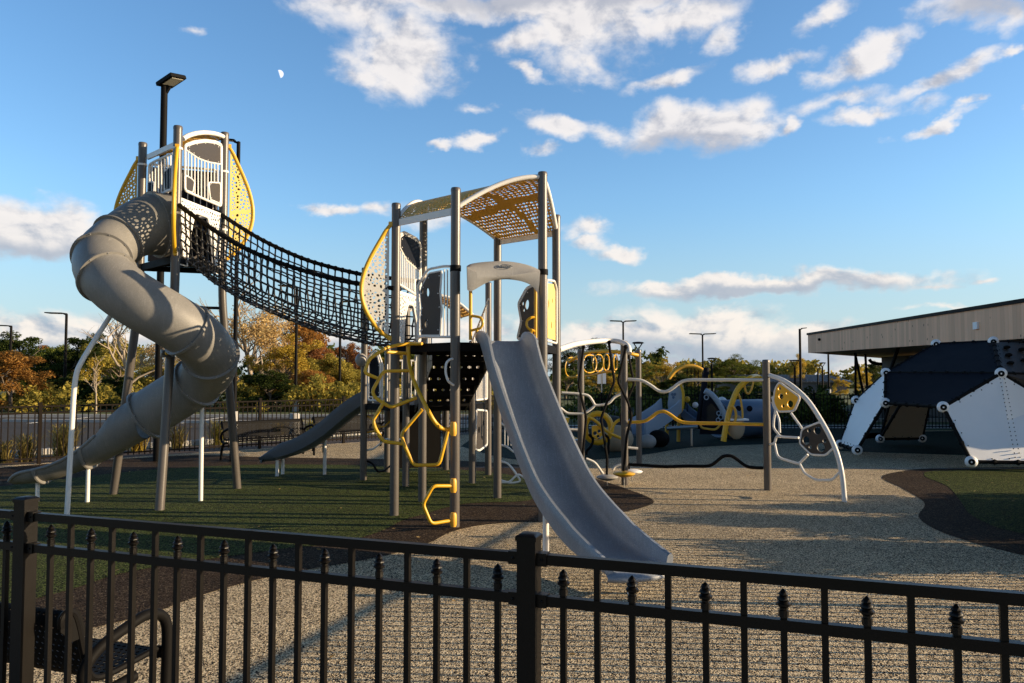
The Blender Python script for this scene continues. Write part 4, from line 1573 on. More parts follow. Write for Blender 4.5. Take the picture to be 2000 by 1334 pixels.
gh = (G_ + H_) / 2
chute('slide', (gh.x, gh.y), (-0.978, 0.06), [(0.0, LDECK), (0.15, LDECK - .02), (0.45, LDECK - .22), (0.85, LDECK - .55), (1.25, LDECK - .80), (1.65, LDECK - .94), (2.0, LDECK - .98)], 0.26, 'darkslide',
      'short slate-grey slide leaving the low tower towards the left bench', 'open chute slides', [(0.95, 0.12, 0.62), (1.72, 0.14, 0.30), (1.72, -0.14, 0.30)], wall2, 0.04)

# ---------------------------------------------------------------- tall three-post tower at the left
U1, U2, U3 = Vector((-4.62, 10.62, 0)), Vector((-4.43, 11.85, 0)), Vector((-5.50, 11.45, 0))
FT1, FT2, FT3 = Vector((-4.62, 10.29, 0)), Vector((-4.29, 12.25, 0)), Vector((-5.93, 11.67, 0))
UC = (U1 + U2 + U3) / 3
TT = thing('play_tower', UC, 'tallest tower at the left on three splayed posts with pale grey railings and yellow wings', 'play tower')
add_post(TT, U1, 5.22, 0.06, (FT1, 2.95))
add_post(TT, U2, 5.52, 0.06, (FT2, 2.95))
add_post(TT, U3, 5.24, 0.06, (FT3, 2.95))
def grow(p, k):
    return UC + (p - UC) * k
deck(TT, [grow(U1, 1.0), grow(U2, 1.0), grow(U3, 1.0)], TDECK)
P12, P13, P32 = Plane(U1, U2), Plane(U1, U3), Plane(U3, U2)
def z230(x, y):
    return (230 + x / 7.02, 230 + y / 7.02)
def u12(pts):
    return [P12.uv(*z230(*p)) for p in pts]
top_panel = [(935, 390), (1060, 350), (1200, 332), (1340, 350), (1410, 390), (1410, 635), (1240, 606), (1100, 555), (1010, 490), (935, 440)]
pl1 = [(918, 785), (1010, 835), (1048, 880), (1025, 1028), (918, 985)]
pl2 = [(1262, 885), (1404, 895), (1402, 1176), (1268, 1120), (1245, 905)]
frm = [(922, 1000), (922, 372), (1050, 325), (1200, 306), (1345, 325), (1424, 370), (1416, 1215)]
def mid_edge(x):
    t = (x - 935) / 475
    return 440 + 195 * min(1, t * 1.35) ** 0.8
bars = []
for x in range(965, 1410, 45):
    top = mid_edge(x) - 5
    bot = 1005 + (x - 922) * 0.43
    if x < 1050:
        bot = 785 + (x - 918) * 0.6
    if x > 1250:
        bot = 880
    bars.append((P12.uv(*z230(x, top)), P12.uv(*z230(x, bot))))
railing(TT, P12, u12(frm), bars, [u12(top_panel), u12(pl1), u12(pl2)], 0.0, 0.013, 'white', 'brown')
# tower roof: arch over the bridge side, falling to the eave on the left
arch = [P12.pt(*z230(*p)) for p in [(892, 300), (960, 258), (1060, 226), (1180, 213), (1300, 222), (1400, 248), (1482, 288)]]
arch = spline(arch, 4)
eave_a, eave_b = P13.pt(*z230(780, 372)), P13.pt(*z230(415, 540))
poly = [(i / 24.0, 0.02) for i in range(25)] + [(1 - i / 12.0, 0.92) for i in range(13)]
def troof(u, v, w):
    k = u * (len(arch) - 1)
    i = min(int(k), len(arch) - 2)
    a = arch[i].lerp(arch[i + 1], k - i)
    back = eave_a.lerp(eave_b, v) if False else (arch[0].lerp(arch[-1], u) * (1 - v) + (U3 + Z * (eave_b.z)) * v)
    return a * (1 - v) + (U3 + Z * eave_b.z) * v + Z * w
tro = cell_plate('roof', MT['gold'], TT, 26, 18, veins([(0, .3, 1, .5, .05), (.5, 0, .5, 1, .05)]), lambda u, v, w: troof(u, v * .92, w), 44)
MB().tube([p + Z * 0.01 for p in arch], 0.034, 10).build('roof_rib', MT['white'], tro)
MB().beam(eave_a, eave_b, 0.03, 0.075).build('eave_bar', MT['white'], tro)
# railing on the side of the tube slide
def u13(pts):
    return [P13.uv(*z230(*p)) for p in pts]
bars = [(P13.uv(*z230(430 + 42 * i, 655 - 20 * i)), P13.uv(*z230(430 + 42 * i, 1098 - 16 * i))) for i in range(1, 8)]
railing(TT, P13, u13([(415, 1105), (430, 645), (500, 600), (762, 484), (748, 985)]), bars,
        [u13([(640, 745), (745, 655), (740, 975), (652, 998)]), u13([(418, 885), (492, 880), (500, 900), (488, 1072), (418, 1082)])], 0.0, 0.013, 'white', 'navy')
bk = [(0.1, TDECK + .75), (P32.L - .1, TDECK + .75), (P32.L - .1, TDECK + 1.5), (.1, TDECK + 1.5)]
railing(TT, P32, bk, [((.18 + .09 * i, TDECK + .75), (.18 + .09 * i, TDECK + 1.5)) for i in range(11)], [], 0.0, 0.013)
bk = [(0.1, TDECK + .04), (P32.L - .1, TDECK + .04), (P32.L - .1, TDECK + 1.46), (.1, TDECK + 1.46)]
plate('infill_panel', MT['navy'], TT, bk, [], 0.016, lambda u, v, w: P32.at(u, v, w))
leaf_wing(TT, U1, 4.93, 3.42, (U1 - UC), 0.33, MT['paleyellow'], 51)
leaf_wing(TT, U2, 5.33, 3.55, (U2 - UC) + Vector((0.25, -0.1, 0)), 0.37, MT['paleyellow'], 52)
leaf_wing(TT, U3, 5.02, 3.50, (U3 - UC), 0.38, MT['gold'], 53)
bridge_arch(TT, P12, TDECK - 0.12, 4.24, 55)
# cross tie below the deck
MB().tube([FT3.lerp(U3, .9) + Z * 2.80, FT2.lerp(U2, .9) + Z * 2.80], 0.022, 8).build('cross_tie', MT['black'], TT)
for p, r_ in ((U1, .068), (U2, .068), (U3, .068)):
    for z in (4.0, 4.9):
        mb = MB()
        collar(mb, p, z, r_, 0.03)
        mb.build('post_clamp', MT['white'], TT)
# yellow capped clamp on the front leg
q = P(329, 690, 10.28)
mb = MB()
collar(mb, Vector((-4.62, 10.40, 0)), q.z, 0.075, 0.10)
mb.ball(q + Vector((-0.02, -0.10, 0)), 0.03, 10, 6)
mb.build('leg_clamp', MT['post'], TT)
MB().ball(q + Vector((0.03, -0.115, 0.0)), 0.028, 10, 6).build('clamp_cap', MT['yellow'], TT)

# ---------------------------------------------------------------- spiral tube slide
TS = thing('tube_slide', (-5.3, 10.5, 0), 'warm grey spiral tube slide winding down from the tallest tower at the left', 'slide')
def tube_slide():
    RH = 0.69
    cx, cy = -4.70, 10.30
    path = []
    ent = Vector((-5.02, 11.00, 3.93))
    hd = Vector((-0.69, -0.73, 0)).normalized()
    path.append((ent - hd * 0.10, 0.455))
    path.append((ent + hd * 0.05, 0.455))
    path.append((ent + hd * 0.18 + Z * -0.02, 0.44))
    zk = [(135, 3.86), (180, 3.45), (270, 2.72), (360, 2.10), (450, 1.50)]
    def zz(a):
        for (a0, z0), (a1, z1) in zip(zk[:-1], zk[1:]):
            if a <= a1:
                return z0 + (z1 - z0) * (a - a0) / (a1 - a0)
        return zk[-1][1]
    for a in range(145, 451, 9):
        path.append((Vector((cx + RH * math.cos(R(a)), cy + RH * math.sin(R(a)), zz(a))), 0.338))
    bx, by = cx, cy + RH
    tail = [(-0.22, 1.36), (-0.45, 1.21)]
    for dx, z in tail:
        path.append((Vector((bx + dx, by, z)), 0.338))
    pts = [p for p, r in path]
    rad = [r for p, r in path]
    # smooth the points once
    for _ in range(3):
        q = [pts[0]] + [(pts[i - 1] + pts[i] * 2 + pts[i + 1]) / 4 for i in range(1, len(pts) - 1)] + [pts[-1]]
        pts = q
        rad = [rad[0]] + [(rad[i - 1] + rad[i] * 2 + rad[i + 1]) / 4 for i in range(1, len(rad) - 1)] + [rad[-1]]
    MB().tube(pts, rad, 36, cap=False)
    mb = MB().tube(pts, rad, 36, cap=False)
    mb.tube(pts, [r - 0.012 for r in rad], 36, cap=False)
    mb.build('tube', MT['tube'], TS, 60)

    def ring(i, name='flange', ex=0.035, w=0.016, m='tube'):
        t = (pts[min(i + 1, len(pts) - 1)] - pts[max(i - 1, 0)]).normalized()
        r = rad[i]
        x = t.cross(Z).normalized(); y = x.cross(t)
        rows = []
        for (rr, s_) in ((r - 0.01, -w), (r + ex, -w), (r + ex, w), (r - 0.01, w)):
            rows.append([pts[i] + (x * math.cos(2 * math.pi * k / 40) + y * math.sin(2 * math.pi * k / 40)) * rr + t * s_ for k in range(40)])
        bm_ = MB().grid(rows + [rows[0]], True)
        nf = len(bm_.f)
        for k in range(0, 40, 4):
            c = pts[i] + (x * math.cos(2 * math.pi * k / 40) + y * math.sin(2 * math.pi * k / 40)) * (r + ex * 0.55)
            bm_.ball(c + t * (w + 0.003), 0.009, 6, 4)
            bm_.ball(c - t * (w + 0.003), 0.009, 6, 4)
        o = bm_.build(name, MT[m], TS, 30)
        o.data.materials.append(MT['steel'])
        for p_ in o.data.polygons[nf:]:
            p_.material_index = 1
    n0 = 3
    for a in (164, 196, 236, 322, 372, 424):
        ring(n0 + round((a - 145) / 9))
    ring(1, 'entrance_flange', 0.03, 0.03)
    # exit: the tube opens into a trough
    last = pts[-1]
    secs = [  # x offset, bottom z, half width, wall half-angle (deg from bottom), radius
        (-0.45, last.z - 0.338, 0.338, 176), (-0.60, 0.79, 0.338, 172), (-0.72, 0.725, 0.338, 146), (-0.84, 0.665, 0.335, 126), (-1.00, 0.58, 0.325, 108), (-1.20, 0.49, 0.31, 93), (-1.40, 0.41, 0.30, 84),
        (-1.62, 0.335, 0.29, 80), (-1.84, 0.285, 0.285, 78), (-2.02, 0.26, 0.28, 76), (-2.15, 0.25, 0.265, 66), (-2.24, 0.245, 0.235, 48)]
    rows = []
    for dx, zb, r, ang in secs:
        rz = r * (1.0 if ang > 120 else 0.86)
        row = []
        for k in range(25):
            a = R(ang) * (k / 12 - 1)
            row.append(Vector((bx + dx, by + r * math.sin(a), zb + rz - rz * math.cos(a))))
        for k in range(24, -1, -1):
            a = R(ang) * (k / 12 - 1)
            row.append(Vector((bx + dx, by + (r - .012) * math.sin(a), zb + rz - (rz - .012) * math.cos(a))))
        rows.append(row)
    fine = []
    for i in range(len(rows) - 1):
        for k in range(4):
            fine.append([rows[i][j].lerp(rows[i + 1][j], k / 4) for j in range(50)])
    fine.append(rows[-1])
    mb = MB().grid(fine, True)
    mb.add(rows[-1], [tuple(range(50))])
    tr = mb.build('trough', MT['tube'], TS, 60)
    # rolled edges
    for j in (0, 24):
        MB().tube(spline([r_[j] for r_ in rows[4:]], 3), 0.022, 8).build('rolled_edge', MT['tube'], tr)
    for i in (5, 8):
        sec = [p + (p - (Vector((rows[i][0].x, by, rows[i][12].z + .3)))).normalized() * 0.012 for p in rows[i][:25]]
        MB().tube(sec, 0.026, 8).build('flange', MT['tube'], TS)
    ring(len(pts) - 1)
    # legs
    for (fx, fy, top) in ((205, 980, 0.52), (45, 975, 0.27)):
        g = G(fx, fy)
        if fx == 205:
            g = Vector((bx - 1.22, by - 0.05, 0))
        else:
            g = Vector((bx - 1.95, by, 0))
        MB().lathe([(0.028, 0), (0.028, top)], (g.x, g.y, 0), 12).build('leg', MT['white'], TS)
    g = G(392, 979)
    tq = Vector((-4.36, g.y - 0.35, 0))
    MB().tube([g, Vector((g.x, g.y - 0.02, 1.50))], 0.030, 12).build('leg', MT['white'], TS)
    # saddle bracket at the top of that leg
    i = n0 + round((408 - 145) / 9)
    c, r = pts[i], rad[i]
    # long bent pole in front
    f = G(130, 1022)
    pole = [f, P(146, 735, f.y + .02), P(160, 703, f.y + .06), P(224, 604, 9.85)]
    MB().tube(rounded(pole, 0.35, 8), 0.030, 12).build('support_pole', MT['white'], TS)


tube_slide()

# ---------------------------------------------------------------- rope bridge
BR = thing('rope_bridge', (-3.0, 10.7, 0), 'black rope net bridge sagging between the tallest tower and the middle tower', 'rope bridge')
def bridge():
    npx = [(351, 402), (422, 452), (473, 482), (524, 505), (575, 523), (626, 538), (677, 550), (728, 558), (768, 563)]
    fpx = [(402, 400), (447, 429), (498, 461), (549, 487), (600, 508), (651, 523), (702, 535), (728, 539), (826, 551)]
    bpx = [(368, 500), (404, 536), (460, 574), (511, 600), (575, 628), (639, 651), (702, 666), (745, 674), (782, 677)]
    def lift(pxs, Ya, Yb):
        x0, x1 = pxs[0][0], pxs[-1][0]
        return [P(x, y, Ya + (Yb - Ya) * (x - x0) / (x1 - x0)) for x, y in pxs]
    near = lift(npx, U1.y - 0.02, C_.y - 0.03)
    far = lift(fpx, U2.y, F_.y)
    bot = lift(bpx, 11.0, 10.35)
    ns, fs, bs = spline(near, 8), spline(far, 8), spline(bot, 8)
    def resample(p, n):
        cum = [0]
        for a, b in zip(p[:-1], p[1:]):
            cum.append(cum[-1] + (b - a).length)
        out = []
        j = 0
        for i in range(n):
            s_ = cum[-1] * i / (n - 1)
            while j < len(p) - 2 and cum[j + 1] < s_:
                j += 1
            t = (s_ - cum[j]) / max(1e-6, cum[j + 1] - cum[j])
            out.append(p[j].lerp(p[j + 1], t))
        return out
    NT = 34
    a, b, c = resample(ns, NT), resample(fs, NT), resample(bs, NT)
    NQ = 17
    def surf(i, q):
        # cross-section: near side down, floor, far side up
        A, B_2, C2 = a[i], b[i], c[i]
        p_ = min(q, 1 - q)
        if p_ < 0.375:
            t = p_ / 0.375
            lat, dep = 0.10 * t ** 1.5, 0.90 * t
        else:
            t = (q - 0.375) / 0.25
            lat, dep = 0.10 + 0.80 * t, 0.90 + 0.10 * math.sin(math.pi * t)
        if q > 0.625:
            lat = 1 - lat
        base = A.lerp(B_2, lat)
        depth = ((A.z + B_2.z) / 2 - C2.z)
        return Vector((base.x, base.y, A.z + (B_2.z - A.z) * lat - depth * dep))
    rnd = random.Random(3)
    jit = {}
    def pt(i, j):
        if (i, j) not in jit:
            q = j / (NQ - 1)
            p = surf(i, q)
            k = 0.010 if 0 < j < NQ - 1 else 0
            jit[(i, j)] = p + Vector((rnd.uniform(-k, k), rnd.uniform(-k, k), rnd.uniform(-k, k)))
        return jit[(i, j)]
    net = MB()
    for j in range(1, NQ - 1):
        net.tube([pt(i, j) for i in range(NT)], 0.0115, 6)
    for i in range(NT):
        net.tube([pt(i, j) for j in range(NQ)], 0.0115, 6)
    nf = len(net.f)
    for i in range(NT):
        for j in range(1, NQ - 1):
            net.ball(pt(i, j), 0.021, 6, 4)
    o = net.build('net', MT['rope'], BR, 60)
    o.data.materials.append(MT['clip'])
    for p_ in o.data.polygons[nf:]:
        p_.material_index = 1
    # extra floor ropes make the walking part denser
    fl = MB()
    for j2 in range(6, 10):
        fl.tube([pt(i, j2).lerp(pt(i, j2 + 1), 0.5) - Z * 0.004 for i in range(NT)], 0.013, 6)
    fl.build('floor_ropes', MT['rope'], o)
    for path in (a, b):
        h = MB().tube(path, 0.030, 10)
        for i in range(NT):
            p = path[i]
            t = (path[min(i + 1, NT - 1)] - path[max(i - 1, 0)]).normalized()
            h.tube([p - t * 0.016, p + t * 0.016], 0.037, 8)
        h.build('handrail', MT['black'], BR)
    # metal end frame of the net at the tall tower
    e = [pt(0, j) for j in range(NQ)]
    MB().tube(spline(e, 2), 0.02, 8).build('end_frame', MT['post'], BR)
    e = [pt(NT - 1, j) for j in range(NQ)]
    MB().tube(spline(e, 2), 0.02, 8).build('end_frame', MT['post'], BR)


bridge()

# ---------------------------------------------------------------- pod walk, wavy rails, leaf climber
PW = thing('pod_walk', (1.5, 13.0, 0), 'curved white beam carrying black zigzag hangers and disc pods on grey posts', 'climber')
q1, q2, q3 = Vector((1.19, 13.47, 0)), Vector((1.83, 12.71, 0)), Vector((2.56, 15.76, 0))
add_post(PW, q1, 2.22, 0.0575)
add_post(PW, q2, 2.34, 0.0575)
beam = [E_ + Z * 2.12 + Vector((0.03, 0.05, 0)), P(1125, 672, 11.6), P(1160, 667, 12.3), P(1190, 665.5, 12.6), P(1212, 668, 12.5), P(1226, 676, 12.3), P(1229, 690, 12.2)]
MB().tube(spline(beam, 5), 0.042, 10).build('beam', MT['white'], PW)
def hanger(zig, Y, pod, pm, label):
    pts = [P(x, y, Y) for x, y in zig]
    o = MB().tube(rounded(pts, 0.05, 3), 0.021, 8).build('zigzag_hanger', MT['black'], PW)
    MB().ball(pts[0] + Z * 0.02, 0.035, 10, 6).build('swivel', MT['black'], o)
    c = P(pod[0], pod[1], Y)
    mb = MB()
    prof = [(0.01, -0.055), (0.07, -0.05), (0.15, -0.025), (0.178, 0.0), (0.17, 0.012), (0.11, 0.032), (0.04, 0.040), (0.001, 0.041)]
    mb.lathe(prof, c, 24)
    pd = mb.build('pod', MT[pm], PW, 60)
    pd['label'] = label
    ch = MB()
    k = 0
    z = c.z - 0.05
    while z > 0.03:
        ch.tube([Vector((c.x, c.y, z)), Vector((c.x, c.y, z - 0.03))], 0.007 if k % 2 else 0.010, 6)
        z -= 0.028
        k += 1
    ch.build('chain', MT['steel'], pd)
hanger([(1189.5, 671), (1200, 745), (1174, 817), (1186, 896), (1185, 928)], 12.55, (1186, 932), 'hood', 'grey disc pod')
hanger([(1222, 680), (1207, 745), (1227, 786), (1234, 813), (1224, 851), (1218, 921)], 12.2, (1219, 925), 'yellow', 'yellow disc pod')
hanger([(1226, 685), (1238.5, 750), (1211.5, 813), (1220.5, 862), (1229, 916)], 12.9, (1234, 921), 'plasterwhite', 'white disc pod')
hanger([(1139.6, 680), (1130, 752), (1145, 815), (1137, 898), (1140, 940)], 12.9, (1146, 946), 'yellow', 'yellow disc pod')
# bent white side bars between the posts
mb = MB()
for pts, Y in (([(1097, 767), (1130, 769), (1150, 772), (1158, 784), (1162, 792), (1174, 791), (1190, 788), (1200, 775), (1216, 768)], 13.3), ([(1095, 797), (1108, 808), (1140, 808), (1152, 801), (1162, 792)], 13.3),
               ([(1145, 896), (1162, 903), (1178, 926)], 13.2), ([(1197, 918), (1201, 910), (1222, 906)], 13.0), ([(1095, 838), (1135, 840)], 13.6), ([(1225, 874), (1246, 876)], 14.0), ([(1108, 872), (1132, 873)], 14.0)):
    MB().tube(rounded([P(x, y, Y) for x, y in pts], 0.06, 3), 0.022, 8).build('bent_bar', MT['offwhite'], PW)

RL = thing('balance_rail', (3.0, 12.4, 0), 'wavy white, yellow and black rails strung between two grey posts', 'climber')
rail_end = Vector((3.96, 12.14, 0))
def wavy(pxs, m, r):
    x0, x1 = pxs[0][0], pxs[-1][0]
    pts = [P(x, y, q2.y + (rail_end.y - q2.y) * (x - x0) / (x1 - x0)) for x, y in pxs]
    MB().tube(rounded(pts, 0.14, 6), r, 12).build('rail', MT[m], RL)
wavy([(1226, 741), (1253, 742), (1272, 753), (1286, 764), (1300, 766), (1313, 759), (1326, 748), (1340, 742), (1400, 742), (1491, 742)], 'offwhite', 0.026)
wavy([(1226, 825), (1258, 824), (1272, 815), (1284, 805), (1297, 803), (1310, 810), (1322, 820), (1336, 826), (1400, 827), (1491, 829)], 'yellow', 0.027)
wavy([(1226, 907), (1262, 909), (1300, 912), (1340, 910), (1385, 911), (1398, 903), (1412, 890), (1430, 890), (1444, 901), (1460, 913), (1491, 914)], 'black', 0.026)

LF = thing('leaf_climber', rail_end, 'white quarter-leaf climbing arch with yellow and black holed panels on a grey post', 'climber')
add_post(LF, rail_end, 2.02, 0.0575)
PLF = Plane(rail_end, (4.67, 11.0))
def lf(pxs, off=0.0):
    return [PLF.pt(x, y, off) for x, y in pxs]
MB().tube(spline(lf([(1503, 733), (1530, 743), (1555, 760), (1580, 785), (1603, 820), (1622, 855), (1636, 890), (1645, 930), (1650, 983)]), 5), 0.035, 12).build('arch', MT['white'], LF)
def lpanel(pxs, m, hol, lab):
    poly = [PLF.uv(*p) for p in pxs]
    hs = [circle(*PLF.uv(x, y), r, r, 16) for x, y, r in hol]
    o = plate('infill_panel', MT[m], LF, poly, hs, 0.02, lambda u, v, w: PLF.at(u, v, w))
    o['label'] = lab
    pp = [PLF.at(u, v) for u, v in poly]
    MB().tube(rounded(pp + [pp[0], pp[1]], 0.05, 3)[1:-1], 0.018, 8, closed=True).build('panel_rim', MT['white'], o)
lpanel([(1522, 746), (1563, 776), (1551, 803), (1520, 804), (1511, 785), (1514, 760)], 'brightyellow', [(1526, 774, .045), (1544, 789, .055), (1530, 793, .028), (1523, 759, .028), (1538, 768, .02)], 'yellow panel with round holes')
lpanel([(1603, 824), (1627, 860), (1630, 873), (1613, 889), (1585, 888), (1562, 866), (1567, 838)], 'brown', [(1597, 841, .060), (1575, 860, .062), (1604, 874, .066), (1581, 841, .032), (1611, 861, .032), (1583, 873, .026)], 'black panel with round holes')
mb = MB()
for pts in ([(1545, 807), (1566, 836)], [(1508, 775), (1515, 800), (1512, 815), (1510, 835), (1524, 853), (1560, 855)], [(1503, 868), (1513, 866), (1516, 852), (1524, 853)], [(1513, 866), (1518, 890), (1526, 896), (1560, 906), (1578, 888)],
            [(1562, 906), (1571, 924), (1594, 938), (1625, 938), (1642, 920)], [(1508, 785), (1522, 820), (1523, 845)]):
    mb.tube(rounded(lf(pts), 0.05, 3), 0.019, 8)
mb.build('loop_bars', MT['white'], LF)

# yellow overhead loops with their post
OV = thing('overhead_loops', q3, 'overhead run of yellow bent loops on a grey post behind the disc pods', 'climber')
add_post(OV, q3, 2.30, 0.0575)
sp_ = [P(1246, 694, 15.7), P(1220, 689, 15.6), P(1180, 686, 15.9), P(1142, 690, 16.4), P(1112, 706, 16.9)]
o = MB().tube(spline(sp_, 5), 0.036, 10).build('spine', MT['yellow'], OV)
MB().tube(spline([P(1106, 737, 16.6), P(1150, 734, 16.2), P(1178, 727, 15.8), P(1200, 726, 15.6)], 5), 0.022, 8).build('lower_rail', MT['gold'], OV)
for cx, cy, rx, ry, Y in ((1118, 718, 15, 20, 16.9), (1152, 711, 14, 18, 16.3), (1168, 709, 11, 17, 16.0), (1184, 708, 6, 16, 15.8), (1202, 708, 4, 15, 15.6)):
    lp_ = []
    for k, (a, b) in enumerate(((-.55, -1), (.6, -.95), (1, -.15), (.75, .8), (-.1, 1), (-.85, .75), (-1, -.2))):
        lp_.append(P(cx + a * rx, cy + b * ry, Y + a * 0.25))
    MB().tube(rounded(lp_ + [lp_[0], lp_[1]], 0.12, 3)[1:-1], 0.0145, 8, closed=True).build('loop', MT['yellow'], OV)

# ---------------------------------------------------------------- geodesic panel climber at the right
DM = thing('dome_climber', (9.6, 17.3, 0), 'panel dome climber of navy and white boards with round white hubs at the right', 'climber')
V = dict(
    a=P(1828, 672, 18.4), b=P(1940, 667, 17.3), c=P(1730, 728, 18.0), d=P(1955, 729, 15.5), e=P(1842, 795, 15.2), f=P(1729, 787, 17.0),
    g=P(1672, 782, 18.6), h=P(1641, 868, 18.5), i=P(1674, 879, 17.0), j=P(1897, 902, 14.6), k=P(1719, 857, 20.1), l=P(1801, 856, 20.3))
V['m'] = V['d'] * 1.0 + Vector((1.25, 0.35, -0.62))       # right of the white board
V['n'] = V['j'] + Vector((1.62, -0.2, 0))
V['o'] = V['b'] + Vector((1.9, 0.4, -0.05))
V['p'] = V['d'] + Vector((2.0, 0.9, -0.05))
V['q'] = V['a'] + Vector((0.6, 1.7, -0.75))
V['r'] = V['k'] + Vector((0.15, -0.25, 0.95))
V['s'] = V['l'] + Vector((0.1, -0.25, 0.98))
V['t'] = V['n'] + Vector((0.9, 0.6, 1.0))
def board(keys, m, th=0.03, shrink=0.965, holes=None):
    pts = [V[k] for k in keys]
    c = sum(pts, Vector()) / len(pts)
    n = (pts[1] - pts[0]).cross(pts[-1] - pts[0]).normalized()
    if n.dot(Vector((0, 0, CH)) - c) < 0:
        n = -n
    pts = [c + (p - c) * shrink for p in pts]
    mb = MB()
    top = [p + n * th / 2 for p in pts]
    bot = [p - n * th / 2 for p in pts]
    k = len(pts)
    mb.add(top + [c + n * th / 2] + bot + [c - n * th / 2],
           [(i, (i + 1) % k, k) for i in range(k)] + [((i + 1) % k + k + 1, i + k + 1, 2 * k + 1) for i in range(k)] + [(i, i + k + 1, (i + 1) % k + k + 1, (i + 1) % k) for i in range(k)])
    o = mb.build('board', MT[m], DM, 20)
    # bolts around the edge and brackets to the tubes
    bl = MB()
    for i in range(k):
        a, b = pts[i], pts[(i + 1) % k]
        nn = max(2, int((b - a).length / 0.28))
        for q in range(1, nn):
            p = a.lerp(b, q / nn)
            p = p + (c - p).normalized() * 0.05
            bl.ball(p + n * (th / 2 + .002), 0.013, 6, 4)
    bl.build('board_bolts', MT['black'], o)
    return o, c, n
board(['c', 'a', 'b', 'd'], 'navy')
board(['c', 'd', 'e', 'f'], 'navy')
o, c, n = board(['d', 'e', 'j', 'n', 'm'], 'plasterwhite')
bl = MB()
a_, b_ = V['d'].lerp(c, .12), (V['j'].lerp(V['n'], .5)).lerp(c, .12)
for i in range(20):
    p = a_.lerp(b_, i / 19)
    for s_ in (-0.045, 0.045):
        bl.ball(p + Vector((s_, 0, 0)) + n * 0.018, 0.012, 6, 4)
bl.build('seam_bolts', MT['black'], o)
board(['c', 'g', 'h', 'i', 'f'], 'plasterwhite')
o, c, n = board(['b', 'd', 'p', 'o'], 'brown')
hd_ = MB()
for (u, v) in ((.15, .25), (.15, .5), (.15, .75), (.35, .3), (.35, .65), (.6, .4), (.55, .75)):
    p = V['b'].lerp(V['o'], u).lerp(V['d'].lerp(V['p'], u), v)
    hd_.ball(p + n * 0.05, 0.06, 8, 6, (1.3, 1, .7))
hd_.build('climbing_holds', MT['black'], o)
board(['d', 'm', 't', 'p'], 'brown')
board(['k', 'l', 's', 'r'], 'tanwall')  # white back board; the tan stands in for warm bounce light
board(['r', 's', 'q', 'a'], 'plasterwhite')
tubes = ['ab', 'ac', 'cd', 'bd', 'de', 'ef', 'fc', 'dj', 'ej', 'cg', 'gh', 'hi', 'if', 'jn', 'dm', 'mn', 'bo', 'op', 'dp', 'kl', 'ls', 'kr', 'rs', 'sq', 'ra', 'ka', 'mt', 'tp', 'el', 'fk', 'ie', 'qb', 'oq']
for s_ in tubes:
    if s_ in ('el', 'fk', 'ie', 'dj'):
        continue
    mb = MB().tube([V[s_[0]], V[s_[1]]], 0.035, 8)
    L_ = (V[s_[1]] - V[s_[0]]).length
    for i in range(1, max(2, int(L_ / 0.35))):
        p = V[s_[0]].lerp(V[s_[1]], i / max(2, int(L_ / 0.35)))
        mb.ball(p, 0.055, 6, 4)
    mb.build('frame_tube', MT['black'], DM)
for s_ in 'abcdefghijklmnopqrst':
    h_ = MB().ball(V[s_], 0.112, 18, 12).build('hub', MT['plasterwhite'], DM)
    d_ = (Vector((3, 3, 0.9)) - V[s_]).normalized()
    x_ = d_.cross(Z).normalized(); y_ = x_.cross(d_)
    ring = [[V[s_] + d_ * dd + (x_ * math.cos(t * math.pi / 8) + y_ * math.sin(t * math.pi / 8)) * rr for t in range(16)] for rr, dd in ((0.058, 0.092), (0.058, 0.112), (0.046, 0.114), (0.004, 0.107))]
    MB().grid(ring, True).build('hub_cap', MT['black'], h_)

# ---------------------------------------------------------------- small children's play pieces in the building's shade
YT = 21.0
TP = thing('toddler_slide_house', P(1290, 790, YT).xy.to_3d(), 'pale blue slide house under a big yellow hoop behind the wavy rails', 'play house')
def pr(pxs, Y):
    return [P(x, y, Y) for x, y in pxs]
# house side with three-petal mark, roof and slide
hs_ = pr([(1304, 788), (1308, 757), (1318, 752), (1331, 754), (1331, 803), (1326, 806), (1306, 806)], YT)
MB().prism(hs_, (0.25, 0.9, 0)).build('house_body', MT['paleblue'], TP)
mk = MB()
for x, y in ((1313, 770), (1318, 770), (1315, 776)):
    mk.ball(P(x, y, YT) + Vector((0, -0.012, 0)), 0.035, 8, 5, (1, .3, 1.2))
mk.build('petal_mark', MT['tunnel'], TP)
MB().tube(rounded(pr([(1306, 740), (1314, 728), (1324, 720), (1338, 715), (1356, 715), (1368, 720), (1377, 727)], YT + .3), .5, 4), 0.055, 10).build('hoop', MT['gold'], TP)
MB().tube(rounded(pr([(1327, 745), (1335, 765), (1334, 790), (1330, 806), (1312, 812)], YT - .1), .2, 3), 0.04, 8).build('side_hoop', MT['yellow'], TP)
for x in (1342, 1350, 1357, 1364):
    MB().tube([P(x, 719, YT + .3), P(x, 830, YT + .3)], 0.012, 6).build('hanging_cord', MT['black'], TP)
for x, y, m in ((1342, 780, 'yellow'), (1358, 791, 'plasterwhite')):
    MB().ball(P(x, y, YT + .3), 0.085, 12, 8).build('cord_bead', MT[m], TP)
